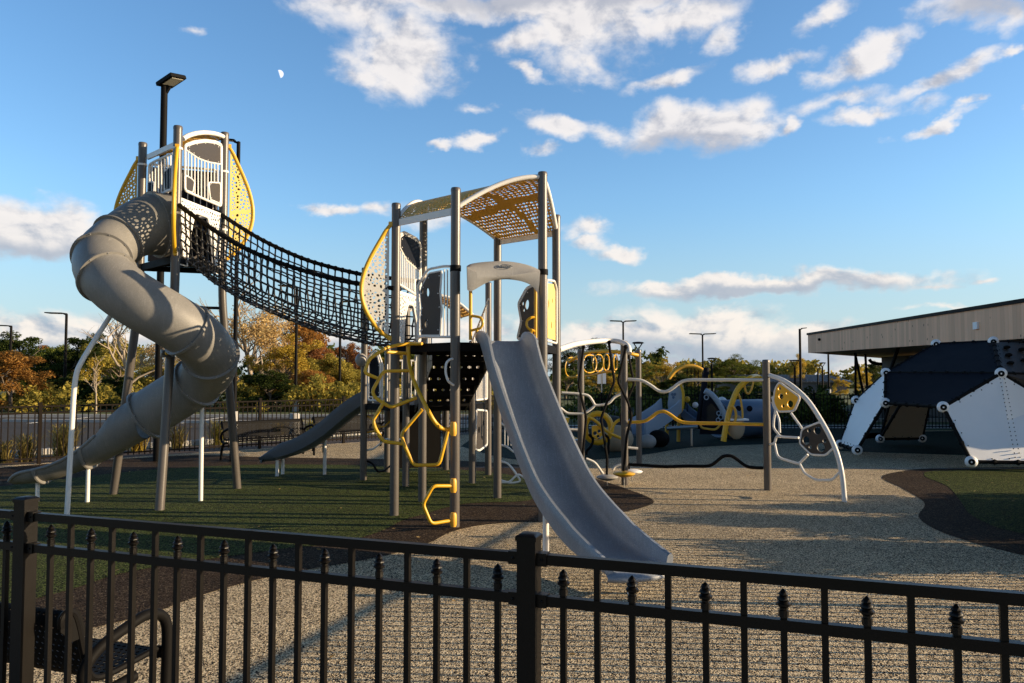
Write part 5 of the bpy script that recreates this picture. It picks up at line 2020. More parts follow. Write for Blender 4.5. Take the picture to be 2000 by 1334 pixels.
# slide going down to the left
def small_chute(parent, p0, p1, w, m, wall=0.2):
    p0, p1 = Vector(p0), Vector(p1)
    d = (p1 - p0); d.z = 0; d.normalize()
    s_ = Vector((d.y, -d.x, 0))
    rows = []
    for i in range(9):
        t = i / 8
        p = p0.lerp(p1, t)
        p.z = p0.z + (p1.z - p0.z) * (t ** 0.8)
        rows.append([p + s_ * u + Z * v for u, v in ((-w, -.05), (-w, wall), (-w + .03, wall + .02), (-w + .06, wall), (-w + .08, 0.02), (0, 0), (w - .08, 0.02), (w - .06, wall), (w - .03, wall + .02), (w, wall), (w, -.05))])
    mb = MB().grid(rows, True)
    mb.add(rows[-1], [tuple(range(11))]); mb.add(rows[0], [tuple(range(11))])
    return mb.build('chute', MT[m], parent, 50)
small_chute(TP, P(1310, 800, YT - .1), P(1240, 848, YT - 1.3), 0.34, 'paleblue', 0.28)
small_chute(TP, P(1332, 800, YT + .3), P(1376, 836, YT - .3), 0.22, 'tunnel', 0.18)
sb = MB().tube(pr([(1302, 837), (1362, 833)], YT - 1.2), 0.05, 8)
sb.tube([P(1351, 834, YT - 1.2), Vector((P(1351, 834, YT - 1.2).x, YT - 1.2, 0))], 0.03, 8)
sb.build('balance_bar', MT['steel'], TP)
for x in (1303, 1326):
    MB().tube([P(x, 806, YT + .1), Vector((P(x, 806, YT).x, YT + .1, 0))], 0.05, 8).build('leg', MT['gold'], TP)

HT = thing('leaf_hut', P(1390, 850, 20.2).xy.to_3d(), 'navy leaf-shaped hut wall with pale blue rim leaning on a dark slanted post', 'play house')
MB().tube([P(1363, 838, 20.4), P(1380, 718, 20.4)], 0.075, 14).build('post', MT['navy'], HT)
arcp = [(1377, 763), (1390, 771), (1403, 787), (1413, 806), (1421, 826)]
lf_ = spline(pr(arcp, 20.2), 4)
pl_ = Plane((P(1364, 830, 20.2).x, 20.2), (P(1421, 830, 20.2).x, 20.2))
out_ = [pl_.uv(p.x / p.y, 0) if False else ((p - pl_.o).dot(pl_.u), p.z) for p in lf_] + [pl_.uv(1424, 848), pl_.uv(1366, 848)]
win = [pl_.uv(*q) for q in [(1380, 826), (1380, 795), (1390, 787), (1402, 800), (1405, 826)]]
rings_ = [circle(*pl_.uv(x, y), r, r * 1.05, 14) for x, y, r in ((1379, 776, .055), (1403, 807, .05), (1407, 815, .055), (1402, 820, .05))]
plate('wall_panel', MT['navy'], HT, out_, [win], 0.05, lambda u, v, w: pl_.at(u, v, w))
plate('window_pane', MT['glass'], HT, win, [], 0.012, lambda u, v, w: pl_.at(u, v, w - .02))
rg = MB()
for r_ in rings_:
    rg.tube([pl_.at(u, v, 0.03) for u, v in r_], 0.014, 6, closed=True)
rg.build('ring_mark', MT['paleblue'], HT)
MB().tube(lf_, 0.075, 10).build('rim', MT['paleblue'], HT)
MB().tube(rounded(pr([(1368, 830), (1370, 836), (1398, 840), (1408, 828)], 19.9), .1, 3), 0.028, 8).build('step_rail', MT['gold'], HT)

TN = thing('crawl_tunnel', P(1455, 850, 22.3).xy.to_3d(), 'blue crawl tunnel lying behind the tall yellow arch', 'play tunnel')
c0, c1 = P(1404, 813, 22.0), P(1492, 813, 22.8)
c0.z = c1.z = 0.56
mb = MB()
mb.tube([c0, c0.lerp(c1, .06), c1.lerp(c0, .06), c1], [0.50, 0.54, 0.54, 0.50], 28, cap=False)
mb.tube([c0, c1], 0.46, 28, cap=False)
o = mb.build('tunnel_shell', MT['tunnel'], TN, 50)
for t in (0.0, 1.0):
    c_ = c0.lerp(c1, t)
    d_ = (c1 - c0).normalized(); x_ = d_.cross(Z).normalized()
    MB().tube([c_ + (x_ * math.cos(k * math.pi / 14) + Z * math.sin(k * math.pi / 14)) * 0.49 for k in range(28)], 0.05, 8, closed=True).build('tunnel_rim', MT['tunnel'], TN)
mb = MB()
for x, y in ((1442, 798), (1464, 798)):
    p = P(x, y, 21.75)
    mb.ball(p, 0.085, 10, 6, (1, .8, 1))
mb.build('tunnel_window', MT['navy'], TN)
MB().ball(P(1410, 786, 22.3), 0.16, 12, 8).build('tunnel_knob', MT['plasterwhite'], TN)

YA = thing('arch_climber', P(1413, 862, 17.8).xy.to_3d(), 'tall bright yellow arch climber with a pod seat and hanging loops', 'climber')
MB().tube(spline(pr([(1413, 862), (1418, 832), (1427, 795), (1440, 762), (1454, 747), (1466, 738)], 17.8) + pr([(1478, 736), (1489, 742)], 18.4), 5), 0.065, 12).build('arch', MT['yellow'], YA)
for pts in ([(1440, 765), (1447, 780), (1451, 810), (1447, 838), (1438, 852), (1428, 852), (1418, 838)], [(1453, 748), (1457, 768), (1464, 769), (1471, 752), (1471, 740)]):
    MB().tube(rounded(pr(pts, 17.9), .12, 3), 0.024, 8).build('loop', MT['gold'], YA)
for r_, m in ((.13, 'yellow'),):
    MB().tube([P(1429, 811, 17.75) + Vector((0.10 * math.cos(k * math.pi / 10), 0, 0.20 * math.sin(k * math.pi / 10))) for k in range(20)], 0.03, 8, closed=True).build('ring', MT['gold'], YA)
MB().ball(P(1438, 834, 17.9), 0.25, 14, 8, (.8, .6, 1.15)).build('pod_seat', MT['tanwall'], YA)
MB().box(tuple(P(1441, 819, 17.9)), (0.42, 0.3, 0.04)).build('shelf', MT['plasterwhite'], YA)

for x, y, Y, r, m, lab in ((1286, 838, 19.6, .25, 'black', 'big black ball boulder beside the foot of the pale blue slide'), (1264, 842, 19.2, .20, 'hood', 'rounded grey boulder left of the black ball boulder'),
                           (1204, 823, 18.5, .36, 'tanwall', 'tan egg-shaped boulder behind the white post of the disc pods'), (1194, 813, 19.6, .46, 'wall', 'black dome boulder behind the tan egg-shaped one')):
    p = P(x, y, Y)
    o = thing('boulder', (p.x, p.y, 0), lab, 'boulder')
    MB().ball((p.x, p.y, r * 0.8), r, 20, 12, (1.12, 1, .9)).build('ball', MT[m], o, 60)

HP = thing('spinner_seat', P(1165, 850, 17.6).xy.to_3d(), 'yellow holed hexagon toy on black bent legs between the disc pod posts', 'play seat')
q = Plane((P(1150, 850, 17.6).x, 17.6), (P(1190, 850, 17.6).x, 17.6))
po = [q.uv(*p) for p in [(1156, 832), (1166, 830), (1176, 838), (1176, 850), (1165, 858), (1157, 852)]]
plate('holed_panel', MT['brightyellow'], HP, po, [circle(*q.uv(1162, 846), .045), circle(*q.uv(1170, 842), .04), circle(*q.uv(1168, 852), .035)], 0.10, lambda u, v, w: q.at(u, v, w))
MB().tube([P(1168, 836, 17.8) + Vector((0.30 * math.cos(k * math.pi / 10), 0, 0.33 * math.sin(k * math.pi / 10))) for k in range(20)], 0.07, 8, closed=True).build('ring', MT['yellow'], HP)
MB().tube(rounded(pr([(1148, 815), (1162, 820), (1180, 838), (1190, 846), (1215, 857)], 17.5), .2, 3), 0.035, 8).build('rail', MT['yellow'], HP)
MB().tube(rounded(pr([(1192, 844), (1202, 823), (1216, 818)], 17.5), .2, 3), 0.035, 8).build('rail', MT['yellow'], HP)
mb = MB()
for pts in ([(1150, 848), (1160, 858), (1154, 873), (1145, 880)], [(1180, 848), (1190, 856), (1188, 872)]):
    qq = pr(pts, 17.6)
    qq.append(Vector((qq[-1].x, qq[-1].y, 0)))
    mb.tube(rounded(qq, .1, 3), 0.03, 8)
mb.build('bent_leg', MT['black'], HP)

SR = thing('spring_rider', P(1102, 850, 17.0).xy.to_3d(), 'chunky yellow rider seat with an upright back beside the slide tower', 'spring rider')
b0 = P(1106, 832, 17.0)
mb = MB()
rows = []
for (dx, z, rx, ry) in ((0, .12, .16, .12), (0, .16, .34, .2), (0, .30, .36, .22), (0.02, .40, .26, .2), (-.08, .50, .15, .16), (-.12, .72, .16, .17), (-.12, .86, .19, .18), (-.12, .88, .12, .1)):
    rows.append([Vector((b0.x + dx + rx * math.cos(k * math.pi / 8), b0.y + ry * math.sin(k * math.pi / 8), z)) for k in range(16)])
mb.grid(rows, True)
mb.add(rows[0], [tuple(range(16))]); mb.add(rows[-1], [tuple(range(16))])
mb.build('rider_body', MT['yellow'], SR, 60)
MB().tube([Vector((b0.x + .1 * math.cos(k * .9), b0.y + .1 * math.sin(k * .9), 0.004 * k)) for k in range(32)], 0.018, 6).build('spring', MT['steel'], SR)
p = P(1112, 848, 15.6)
o = thing('step_block', (p.x, p.y, 0), 'slate blue square step block in front of the yellow rider', 'step')
MB().prism([Vector((p.x + x, p.y - .16, z)) for x, z in ((-.2, 0), (.2, 0), (.24, .46), (.2, .5), (-.2, .5), (-.24, .46))], (0, .34, 0)).build('block', MT['darkslide'], o)

# ---------------------------------------------------------------- benches of perforated metal with looped arms
def bench(origin, ux, back_dir, length, label, name='park_bench', hsc=1.0):
    """origin: ground under the middle of the right end; ux: along the bench to its other end; back_dir: towards its back"""
    o3 = Vector(origin)
    ux, bd = Vector(ux).normalized(), Vector(back_dir).normalized()
    t = thing(name, o3, label, 'bench', 'perforated metal benches')
    def W(a, b, z):
        return o3 + ux * a + bd * b + Z * z * hsc
    prof = [(-0.235, .395), (-0.245, .425), (-0.225, .448), (-0.12, .440), (0.03, .425), (0.12, .428), (0.165, .455), (0.19, .52), (0.215, .62), (0.238, .72), (0.262, .785), (0.295, .80), (0.322, .775), (0.32, .735)]
    pv = [Vector((a, b, 0)) for a, b in prof]
    ps = spline(pv, 4)
    cum = [0]
    for a, b in zip(ps[:-1], ps[1:]):
        cum.append(cum[-1] + (b - a).length)
    T = cum[-1]
    def sec(s_):
        j = 0
        while j < len(ps) - 2 and cum[j + 1] < s_:
            j += 1
        k = (s_ - cum[j]) / max(1e-6, cum[j + 1] - cum[j])
        return ps[j].lerp(ps[j + 1], k)
    outline = [(0, 0)] + [(length * 1.0, 0)] + [(length, T * i / 30) for i in range(1, 31)] + [(0, T * (30 - i) / 30) for i in range(0, 30)]
    holes = []
    dx, dy = 0.034, 0.032
    ny = int((T - 0.06) / dy)
    nx = int((length - 0.06) / dx)
    for i in range(nx):
        for j in range(ny):
            cx_, cy_ = 0.04 + dx * (i + (0.25 if j % 2 else -0.25)) + .008, 0.04 + dy * j
            holes.append([(cx_ + .0125, cy_), (cx_, cy_ + .010), (cx_ - .0125, cy_), (cx_, cy_ - .010)])
    def fn(u, v, w):
        c = sec(max(0, min(T, v)))
        return W(u, c.x, c.y + w)
    plate('seat_and_back', MT['black'], t, outline, holes, 0.006, fn, 60)
    for a in (0.0, length):
        MB().tube([W(a, p.x, p.y) for p in ps], 0.016, 8).build('edge_rail', MT['black'], t)
    for a in (0.0, length):
        mb = MB()
        mb.prism([W(a, 0.19, .66), W(a, 0.235, .79), W(a, 0.29, .825), W(a, .335, .79), W(a, .33, .72), W(a, .27, .655)], ux * (-0.008 if a == 0 else 0.008))
        mb.build('end_cap', MT['black'], t)
        e = -0.035 if a == 0 else 0.035
        lp = [W(a + e, -0.235, 0.0), W(a + e, -0.25, .40), W(a + e, -0.235, .60), W(a + e, -.13, .665), W(a + e, .02, .635), W(a + e, .16, .585), W(a + e, .235, .50), W(a + e, .21, .40), W(a + e, .10, .365), W(a + e, -0.05, .375)]
        MB().tube(spline(lp, 5), 0.026, 12).build('arm_loop', MT['black'], t)
        lp = [W(a + e, 0.10, .37), W(a + e, .20, .20), W(a + e, .24, 0.0)]
        MB().tube(lp, 0.026, 12).build('leg', MT['black'], t)
    return t


nb = FP + FD * 2.15 + Vector((0.34, 0.94, 0)) * 0.395
bench(nb, FD, -Vector((0.341, 0.940, 0)), 1.8, 'black perforated bench at the bottom left, just inside the near fence', hsc=0.91)
fd = (LB - LA).normalized()
fn_ = Vector((fd.y, -fd.x, 0))
fb = P(600, 880, 17.6); fb.z = 0
bench(fb, -fd, -fn_, 1.85, 'dark perforated bench beside the far fence, left of the short slate slide')
fb2 = P(752, 870, 19.6); fb2.z = 0
bench(fb2, -fd, -fn_, 1.85, 'dark perforated bench half hidden behind the low tower posts')

# ---------------------------------------------------------------- lamps
def area_light(px, pytop, Y, head, label, r=0.06, width=0.6, two=False, rot=0.0, group='parking lot light poles'):
    """tall square-head light: pole, arm, flat head pointing to side head (-1 left, +1 right)"""
    top = P(px, pytop, Y)
    t = thing('light_pole', (top.x, top.y, 0), label, 'light pole', group)
    MB().lathe([(r * 2.2, 0), (r * 2.2, .55), (r * 2.0, .6)], (top.x, top.y, -0.02), 16).build('base', MT['concrete'], t)
    MB().lathe([(r * 1.12, 0.5), (r * .95, top.z - .02), (r * .4, top.z)], (top.x, top.y, 0), 12).build('pole', MT['black'], t)
    m = Matrix.Rotation(rot, 3, 'Z')
    for s_ in ((-1, 1) if two else (head,)):
        def W(a, b, z):
            return Vector((top.x, top.y, top.z)) + m @ Vector((a * s_, b, 0)) + Z * z
        mb = MB().prism([W(0, -.035, -.10), W(.16, -.035, -.04), W(.16, .035, -.04), W(0, .035, -.10)], (0, 0, .07))
        arm = mb.build('arm', MT['black'], t)
        mb = MB()
        hw = width * .3
        mb.prism([W(.12, -hw, 0.0), W(.12 + width, -hw, .03), W(.12 + width, hw, .03), W(.12, hw, 0)], (0, 0, .055))
        h = mb.build('lamp_head', MT['black'], t)
        mb = MB().prism([W(.17, -hw * .8, -.006), W(.06 + width, -hw * .8, .018), W(.06 + width, hw * .8, .018), W(.17, hw * .8, -.006)], (0, 0, .01))
        mb.build('lens', MT['lamp'], h)
    return t


def close_light():
    top = P(321, 170, 16.2)
    t = thing('light_pole', (top.x, top.y, 0), 'tall black pole with a tilted square floodlight rising behind the tallest tower', 'light pole')
    MB().lathe([(.075, 0), (.068, top.z), (.05, top.z + .02)], (top.x, top.y, 0), 16).build('pole', MT['black'], t)
    c = top + Vector((0.17, -0.06, 0.10))
    m = Matrix.Rotation(R(-30), 3, 'Z') @ Matrix.Rotation(R(-14), 3, 'Y') @ Matrix.Rotation(R(10), 3, 'X')
    rows = []
    for z, k in ((-.03, .94), (-.02, 1), (.04, 1), (.06, .95), (.065, .4)):
        rows.append([c + m @ Vector((x * k * .25, y * k * .19, z)) for x, y in ((-1, -1), (1, -1), (1, 1), (-1, 1))])
    mb = MB().grid(rows, True)
    mb.add(rows[0], [(0, 1, 2, 3)]); mb.add(rows[-1], [(0, 1, 2, 3)])
    h = mb.build('lamp_head', MT['black'], t, 30)
    mb = MB().prism([c + m @ Vector((x * .2, y * .14, -.036)) for x, y in ((-.6, -1), (1, -1), (1, 1), (-.6, 1))], (0, 0, .005))
    mb.build('lens', MT['lamp'], h)
    MB().beam(top + Vector((0, 0, -.14)), c + m @ Vector((-.1, 0, -.05)), .07, .10).build('bracket', MT['black'], t)


close_light()
area_light(466, 276, 26.5, -1, 'dark light pole with a short side head right of the tallest tower', 0.068, .30)
area_light(130, 613, 45, -1, 'thin lot pole with its flat head turned left, nearest the white slide pole', 0.075, 1.0)
area_light(22, 637, 52, -1, 'thin lot pole with flat head turned left, at the photo left edge', 0.08, 1.0)
area_light(580, 560, 40, -1, 'thin parking lot pole passing behind the rope bridge before the orange tree', 0.075, .8)
area_light(665, 590, 44, 1, 'thin parking lot pole under the right end of the rope bridge', 0.07, .8)
area_light(1217, 628, 58, 1, 'pole with twin flat heads above the white beam of the disc pods', 0.07, .85, True, group='twin-headed light poles')
area_light(1372, 653, 62, 1, 'pole with twin flat heads behind the big yellow hoop', 0.07, .9, True, group='twin-headed light poles')
area_light(1562, 642, 55, 1, 'slim straight pole with a tiny head left of the wooden pavilion', 0.085, .35)
area_light(1617, 655, 75, 1, 'slim pale pole seen under the pavilion roof corner', 0.085, .3)


def path_lamp(px, pytop, Y, label, w=0.42):
    top = P(px, pytop, Y)
    t = thing('path_lamp', (top.x, top.y, 0), label, 'path lamp', 'disc-topped path lamps')
    zt = top.z
    MB().lathe([(.10, 0), (.10, .1), (.065, .12), (.06, zt - w * 1.35), (.03, zt - w * 1.33)], (top.x, top.y, -.02), 12).build('pole', MT['black'], t)
    for s_ in (-1, 1):
        c = Vector((top.x, top.y, 0))
        MB().tube(spline([c + Z * (zt - w * 1.35), c + Vector((s_ * w * .35, 0, zt - w * .8)), c + Vector((s_ * w * .75, 0, zt - .05))], 4), 0.024, 6).build('arm', MT['black'], t)
    MB().lathe([(w * .6, zt - .07), (w * 1.02, zt - .05), (w * 1.05, zt - .03), (w * .8, zt), (w * .2, zt + .015)], (top.x, top.y, 0), 24).build('lamp_disc', MT['black'], t)
    return t


path_lamp(1246, 668, 31, 'disc-topped path lamp just above the post of the yellow overhead loops', .21 * 1.1)
path_lamp(1390, 699, 44, 'disc-topped path lamp beside the slanted navy post', .24)
path_lamp(1552, 703, 50, 'disc-topped path lamp in front of the tree by the dark metal roof', .34)
path_lamp(1597, 714, 62, 'smaller disc-topped path lamp under the pavilion roof, the left of the pair', .26)
path_lamp(1606, 708, 58, 'smaller disc-topped path lamp under the pavilion roof, the right of the pair', .26)

# small sign with its pale back, and the concrete pedestal
p = P(1175, 738, 33)
t = thing('road_sign', (p.x, p.y, 0), 'two narrow white sign boards on a thin post beyond the back fence', 'sign')
MB().lathe([(.03, 0), (.03, p.z + .3)], (p.x, p.y, 0), 8).build('post', MT['steel'], t)
for dx in (-.11, .11):
    MB().box((p.x + dx, p.y - .04, p.z), (.14, .02, .50)).build('sign_board', MT['plasterwhite'], t)
p = P(575, 830, 24.0)
t = thing('concrete_bollard', (p.x, p.y, 0), 'pale concrete pedestal standing behind the left bench', 'bollard')
MB().lathe([(.16, 0), (.155, .62), (.13, .65)], (p.x, p.y, -.02), 18).build('pedestal', MT['concrete'], t)

# ---------------------------------------------------------------- pavilion and far building
PV = thing('pavilion', (18, 30, 0), 'pavilion with a long pine-clad roof fascia and wooden soffit at the right edge', 'building')
def rp(px, py, Y):
    return P(px, py, Y)
c_b = P(1578.5, 689.5, 39.0)
n_b = P(2000, 661, 19.5)
dx = (n_b - c_b)
zb0, zb1 = c_b.z, n_b.z
n_end = c_b + dx * ((39.0 - 14.2) / 19.5)
fh0, fh1 = 0.90, 0.90
f_end = Vector((26.5, 53.0, c_b.z - 0.02))
r_end = n_end + Vector((15, 0.3, 0))
far_r = f_end + Vector((8, -3, 0))
# fascia boards
mb = MB()
inn = Vector((0.12, 0.02, 0))
mb.prism([c_b, n_end, n_end + Z * fh1, c_b + Z * fh0], inn)
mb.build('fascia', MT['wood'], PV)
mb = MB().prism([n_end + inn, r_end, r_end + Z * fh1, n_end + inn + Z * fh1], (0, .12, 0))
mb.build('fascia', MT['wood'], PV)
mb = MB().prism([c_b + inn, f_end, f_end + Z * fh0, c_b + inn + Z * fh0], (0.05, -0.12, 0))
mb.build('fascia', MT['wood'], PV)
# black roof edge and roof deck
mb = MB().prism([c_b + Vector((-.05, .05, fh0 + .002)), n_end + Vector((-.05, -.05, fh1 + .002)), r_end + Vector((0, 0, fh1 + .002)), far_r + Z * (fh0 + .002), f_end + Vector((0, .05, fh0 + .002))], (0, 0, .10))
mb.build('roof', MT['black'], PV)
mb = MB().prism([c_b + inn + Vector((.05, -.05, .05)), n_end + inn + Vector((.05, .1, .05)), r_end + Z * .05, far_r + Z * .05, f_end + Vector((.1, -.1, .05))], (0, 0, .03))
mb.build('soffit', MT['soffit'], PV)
# fascia lamp
p = P(1908, 636, 0) if False else None
tt = (1908 - 1578.5) / (2000 - 1578.5)
d_ = ray(1908, 636)
k = 0
n_pl = (n_b - c_b).cross(Z).normalized()
tq = (c_b - Vector((0, 0, CH))).dot(n_pl) / d_.dot(n_pl)
lp_ = Vector((0, 0, CH)) + d_ * tq
ua = (n_b - c_b); ua.z = 0; ua.normalize()
MB().beam(lp_ - ua * .12 - Vector((.03, 0, 0)), lp_ + ua * .12 - Vector((.03, 0, 0)), .06, .20).build('wall_light', MT['plasterwhite'], PV)
d_ = ray(1602, 663)
tq = (c_b - Vector((0, 0, CH))).dot(n_pl) / d_.dot(n_pl)
MB().ball(Vector((0, 0, CH)) + d_ * tq - Vector((.05, 0, 0)), .07, 8, 6).build('camera_dome', MT['black'], PV)
# walls under the roof: dark cladding well behind the edge
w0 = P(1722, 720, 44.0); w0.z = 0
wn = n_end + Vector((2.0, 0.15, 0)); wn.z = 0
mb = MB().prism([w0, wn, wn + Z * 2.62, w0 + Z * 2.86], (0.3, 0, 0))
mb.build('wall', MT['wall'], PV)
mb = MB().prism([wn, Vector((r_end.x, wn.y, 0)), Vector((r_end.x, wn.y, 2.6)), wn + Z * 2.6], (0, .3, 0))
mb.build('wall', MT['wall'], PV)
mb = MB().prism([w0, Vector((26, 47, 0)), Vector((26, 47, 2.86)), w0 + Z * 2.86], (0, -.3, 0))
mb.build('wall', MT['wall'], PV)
for (x0, y0, x1, y1, Y) in ((1668, 684, 1685, 765, 40.5), (1690, 692, 1694, 765, 43), (1758, 675, 1735, 735, 30), (1671, 690, 1671, 765, 42.5)):
    a, b = P(x0, y0, Y), P(x1, y1, Y)
    if y1 > 740:
        b = a + (b - a) * ((a.z) / (a.z - b.z))
    MB().tube([a + Z * .12, b], .065, 10).build('column', MT['black'], PV)
MB().tube(rounded(pr([(1698, 702), (1702, 708), (1716, 711), (1722, 711)], 42), .2, 3), .09, 8).build('drain_pipe', MT['black'], PV)

FB = thing('maintenance_building', P(1560, 760, 85).xy.to_3d(), 'low dark building with a ribbed slate-blue metal roof beyond the back fence', 'building')
a, b = P(1440, 760, 85), P(1655, 760, 85)
yb = 85
x0, x1 = a.x, b.x
zt, ze = P(1500, 737, yb).z, P(1500, 747, yb).z
ze = min(ze, zt - .5)
MB().prism([Vector((x0, yb, 0)), Vector((x1, yb, 0)), Vector((x1, yb, ze)), Vector((x0, yb, ze))], (0, 9, 0)).build('wall', MT['roofmetal'], FB)
ze2, zt2 = P(1500, 751, yb).z, P(1500, 736, yb).z
mb = MB().prism([Vector((x0 - .4, yb - .5, 1.15)), Vector((x1 + .4, yb - .5, 1.15)), Vector((x1 - .2, yb + 5, zt2 + .1)), Vector((x0 + .2, yb + 5, zt2 + .1))], (0, 0, .12))
for i in range(30):
    x = x0 + (x1 - x0) * (i + .5) / 30
    mb.beam(Vector((x, yb - .5, 1.30)), Vector((x, yb + 5, zt2 + .25)), .06, .06)
mb.build('roof', MT['roofmetal'], FB)
MB().prism([Vector((x1 + .05, yb + .1, 0)), Vector((x1 + .05, yb + 9, 0)), Vector((x1 + .05, yb + 5, zt2))], (.1, 0, 0)).build('gable', MT['tanwall'], FB)
MB().box((x1 - 2.2, yb - .03, .75), (1.6, .06, .6)).build('window', MT['glass'], FB)

# ---------------------------------------------------------------- trees
LEAF = dict(
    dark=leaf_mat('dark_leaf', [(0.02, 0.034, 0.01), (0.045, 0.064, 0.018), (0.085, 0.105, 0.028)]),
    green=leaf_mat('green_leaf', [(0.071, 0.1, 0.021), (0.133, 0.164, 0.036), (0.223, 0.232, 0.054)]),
    olive=leaf_mat('olive_leaf', [(0.159, 0.142, 0.034), (0.305, 0.257, 0.053), (0.488, 0.377, 0.083)]),
    gold=leaf_mat('golden_leaf', [(0.281, 0.205, 0.036), (0.468, 0.338, 0.053), (0.637, 0.445, 0.084)]),
    orange=leaf_mat('orange_leaf', [(0.258, 0.123, 0.034), (0.445, 0.213, 0.053), (0.563, 0.322, 0.095)]),
    rust=leaf_mat('rust_leaf', [(0.183, 0.08, 0.035), (0.316, 0.135, 0.051), (0.437, 0.212, 0.081)]),
    tan=leaf_mat('tan_leaf', [(0.328, 0.213, 0.09), (0.595, 0.403, 0.174), (0.8, 0.609, 0.273)]),
    straw=leaf_mat('straw_blade', [(0.13, 0.105, 0.032), (0.24, 0.19, 0.06), (0.36, 0.29, 0.11)]),
)


def leaves_mesh(name, centres, n, size, rng, long=1.5):
    """many small leaf faces scattered in clumps; centres: (x, y, z, r)"""
    C_arr = np.array(centres)
    wts = C_arr[:, 3] ** 2
    idx = rng.choice(len(centres), n, p=wts / wts.sum())
    d = rng.normal(size=(n, 3))
    d /= np.linalg.norm(d, axis=1)[:, None]
    rad = rng.random(n) ** 0.45
    ctr = C_arr[idx, :3] + d * (C_arr[idx, 3] * rad)[:, None] * np.array([1, 1, .82])
    a = rng.normal(size=(n, 3)); a /= np.linalg.norm(a, axis=1)[:, None]
    b = np.cross(a, rng.normal(size=(n, 3))); b /= np.linalg.norm(b, axis=1)[:, None]
    s = size * rng.uniform(.55, 1.35, n)[:, None]
    v = np.stack([ctr - a * s * long * .5, ctr + b * s * .42, ctr + a * s * long * .5, ctr - b * s * .42], 1).reshape(-1, 3)
    me = bpy.data.meshes.new(name)
    me.vertices.add(4 * n)
    me.vertices.foreach_set('co', v.astype(np.float32).ravel())
    me.loops.add(4 * n)
    me.loops.foreach_set('vertex_index', np.arange(4 * n, dtype=np.int32))
    me.polygons.add(n)
    me.polygons.foreach_set('loop_start', np.arange(0, 4 * n, 4, dtype=np.int32))
    me.polygons.foreach_set('loop_total', np.full(n, 4, dtype=np.int32))
    me.update()
    me.validate()
    return me


def limb_tree(rng, h, spread, levels, trunk_r, clear=0.22, up=0.65, twigs=5):
    """trunk with limbs; returns MB and the tip points"""
    mb = MB()
    tips = []
    def grow_(p, d, length, r, lv):
        pts = [p]
        q = p.copy()
        dd = d.copy()
        for i in range(4):
            dd = (dd + Vector(rng.normal(size=3)) * 0.13 + Z * 0.05).normalized()
            q = q + dd * length / 4
            pts.append(q)
        mb.tube(pts, [r, r * .85, r * .7, r * .55, r * .4], 6 if lv else 8, cap=False)
        if lv >= levels:
            tips.append(q)
            return
        for k in range(twigs if lv else twigs + 2):
            s_ = rng.uniform(.35 if lv == 0 else .3, 1.0)
            j = min(3, int(s_ * 4))
            base = pts[j].lerp(pts[j + 1], s_ * 4 - j)
            az_ = rng.uniform(0, 2 * math.pi)
            side = Vector((math.cos(az_), math.sin(az_), 0))
            nd_ = (dd * up + side * (1 - up) * 1.6 + Z * .2).normalized()
            grow_(base, nd_, length * rng.uniform(.5, .72), r * .5, lv + 1)
    grow_(Vector((0, 0, -0.05)), Vector((0, 0, 1)), h * .62, trunk_r, 0)
    return mb, tips


TREES = {}
def tree_kind(kind, seed, leaf, n, size, shape, bark='bark', levels=2, twigs=5, spread=1.0, h=6.0, clumps=26, up=.6, bare=False):
    rng = np.random.default_rng(seed)
    mb, tips = limb_tree(rng, h, spread, levels, h * .024, twigs=twigs, up=up)
    cs = []
    if shape == 'round':
        for i in range(clumps):
            a, z = rng.uniform(0, 2 * math.pi), rng.uniform(.12, .93)
            prof = math.sin(math.pi * min(1, (z * .92 + .13))) ** .6
            rr = h * .40 * spread * prof * rng.uniform(.25, 1.0) ** .5
            cs.append((rr * math.cos(a), rr * math.sin(a), h * z, h * rng.uniform(.07, .15)))
    elif shape == 'pine':
        for i in range(clumps):
            z = rng.uniform(.30, 1.0)
            a = rng.uniform(0, 2 * math.pi)
            rr = h * .30 * spread * (1.1 - z) ** .7 * rng.uniform(.2, 1.0) ** .5
            cs.append((rr * math.cos(a), rr * math.sin(a), h * z, h * rng.uniform(.04, .085)))
    for t in tips:
        if len(cs) < clumps * 2 + 10 or bare:
            cs.append((t.x, t.y, t.z, h * rng.uniform(.05, .10)))
    me = leaves_mesh(kind + '_crown', cs, n, size, rng)
    me.materials.append(LEAF[leaf])
    tm = bpy.data.meshes.new(kind + '_trunk')
    tm.from_pydata([tuple(p) for p in mb.v], [], mb.f)
    tm.polygons.foreach_set('use_smooth', [True] * len(tm.polygons))
    tm.materials.append(MT[bark])
    TREES[kind] = (me, tm, h)


tree_kind('oak_dark', 1, 'dark', 18700, 0.122, 'round', h=6)
tree_kind('oak_green', 2, 'green', 18700, 0.114, 'round', h=6)
tree_kind('oak_olive', 3, 'olive', 17000, 0.114, 'round', h=6)
tree_kind('gold', 4, 'gold', 14450, 0.106, 'round', h=6, clumps=22)
tree_kind('orange', 5, 'orange', 15300, 0.106, 'round', h=6, clumps=24)
tree_kind('rust', 6, 'rust', 15300, 0.106, 'round', h=6, clumps=24)
tree_kind('tan', 7, 'tan', 8840, 0.091, 'round', 'palebark', levels=3, twigs=4, h=6.5, clumps=16, up=.66)
tree_kind('bare', 8, 'tan', 442, 0.076, 'none', 'palebark', levels=4, twigs=3, h=6, clumps=2, up=.6, bare=False)
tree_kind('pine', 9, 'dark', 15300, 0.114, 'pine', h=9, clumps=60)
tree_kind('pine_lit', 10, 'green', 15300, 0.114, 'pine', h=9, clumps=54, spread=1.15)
tree_kind('sapling', 11, 'gold', 1190, 0.099, 'none', 'palebark', levels=2, twigs=5, h=4, clumps=4)


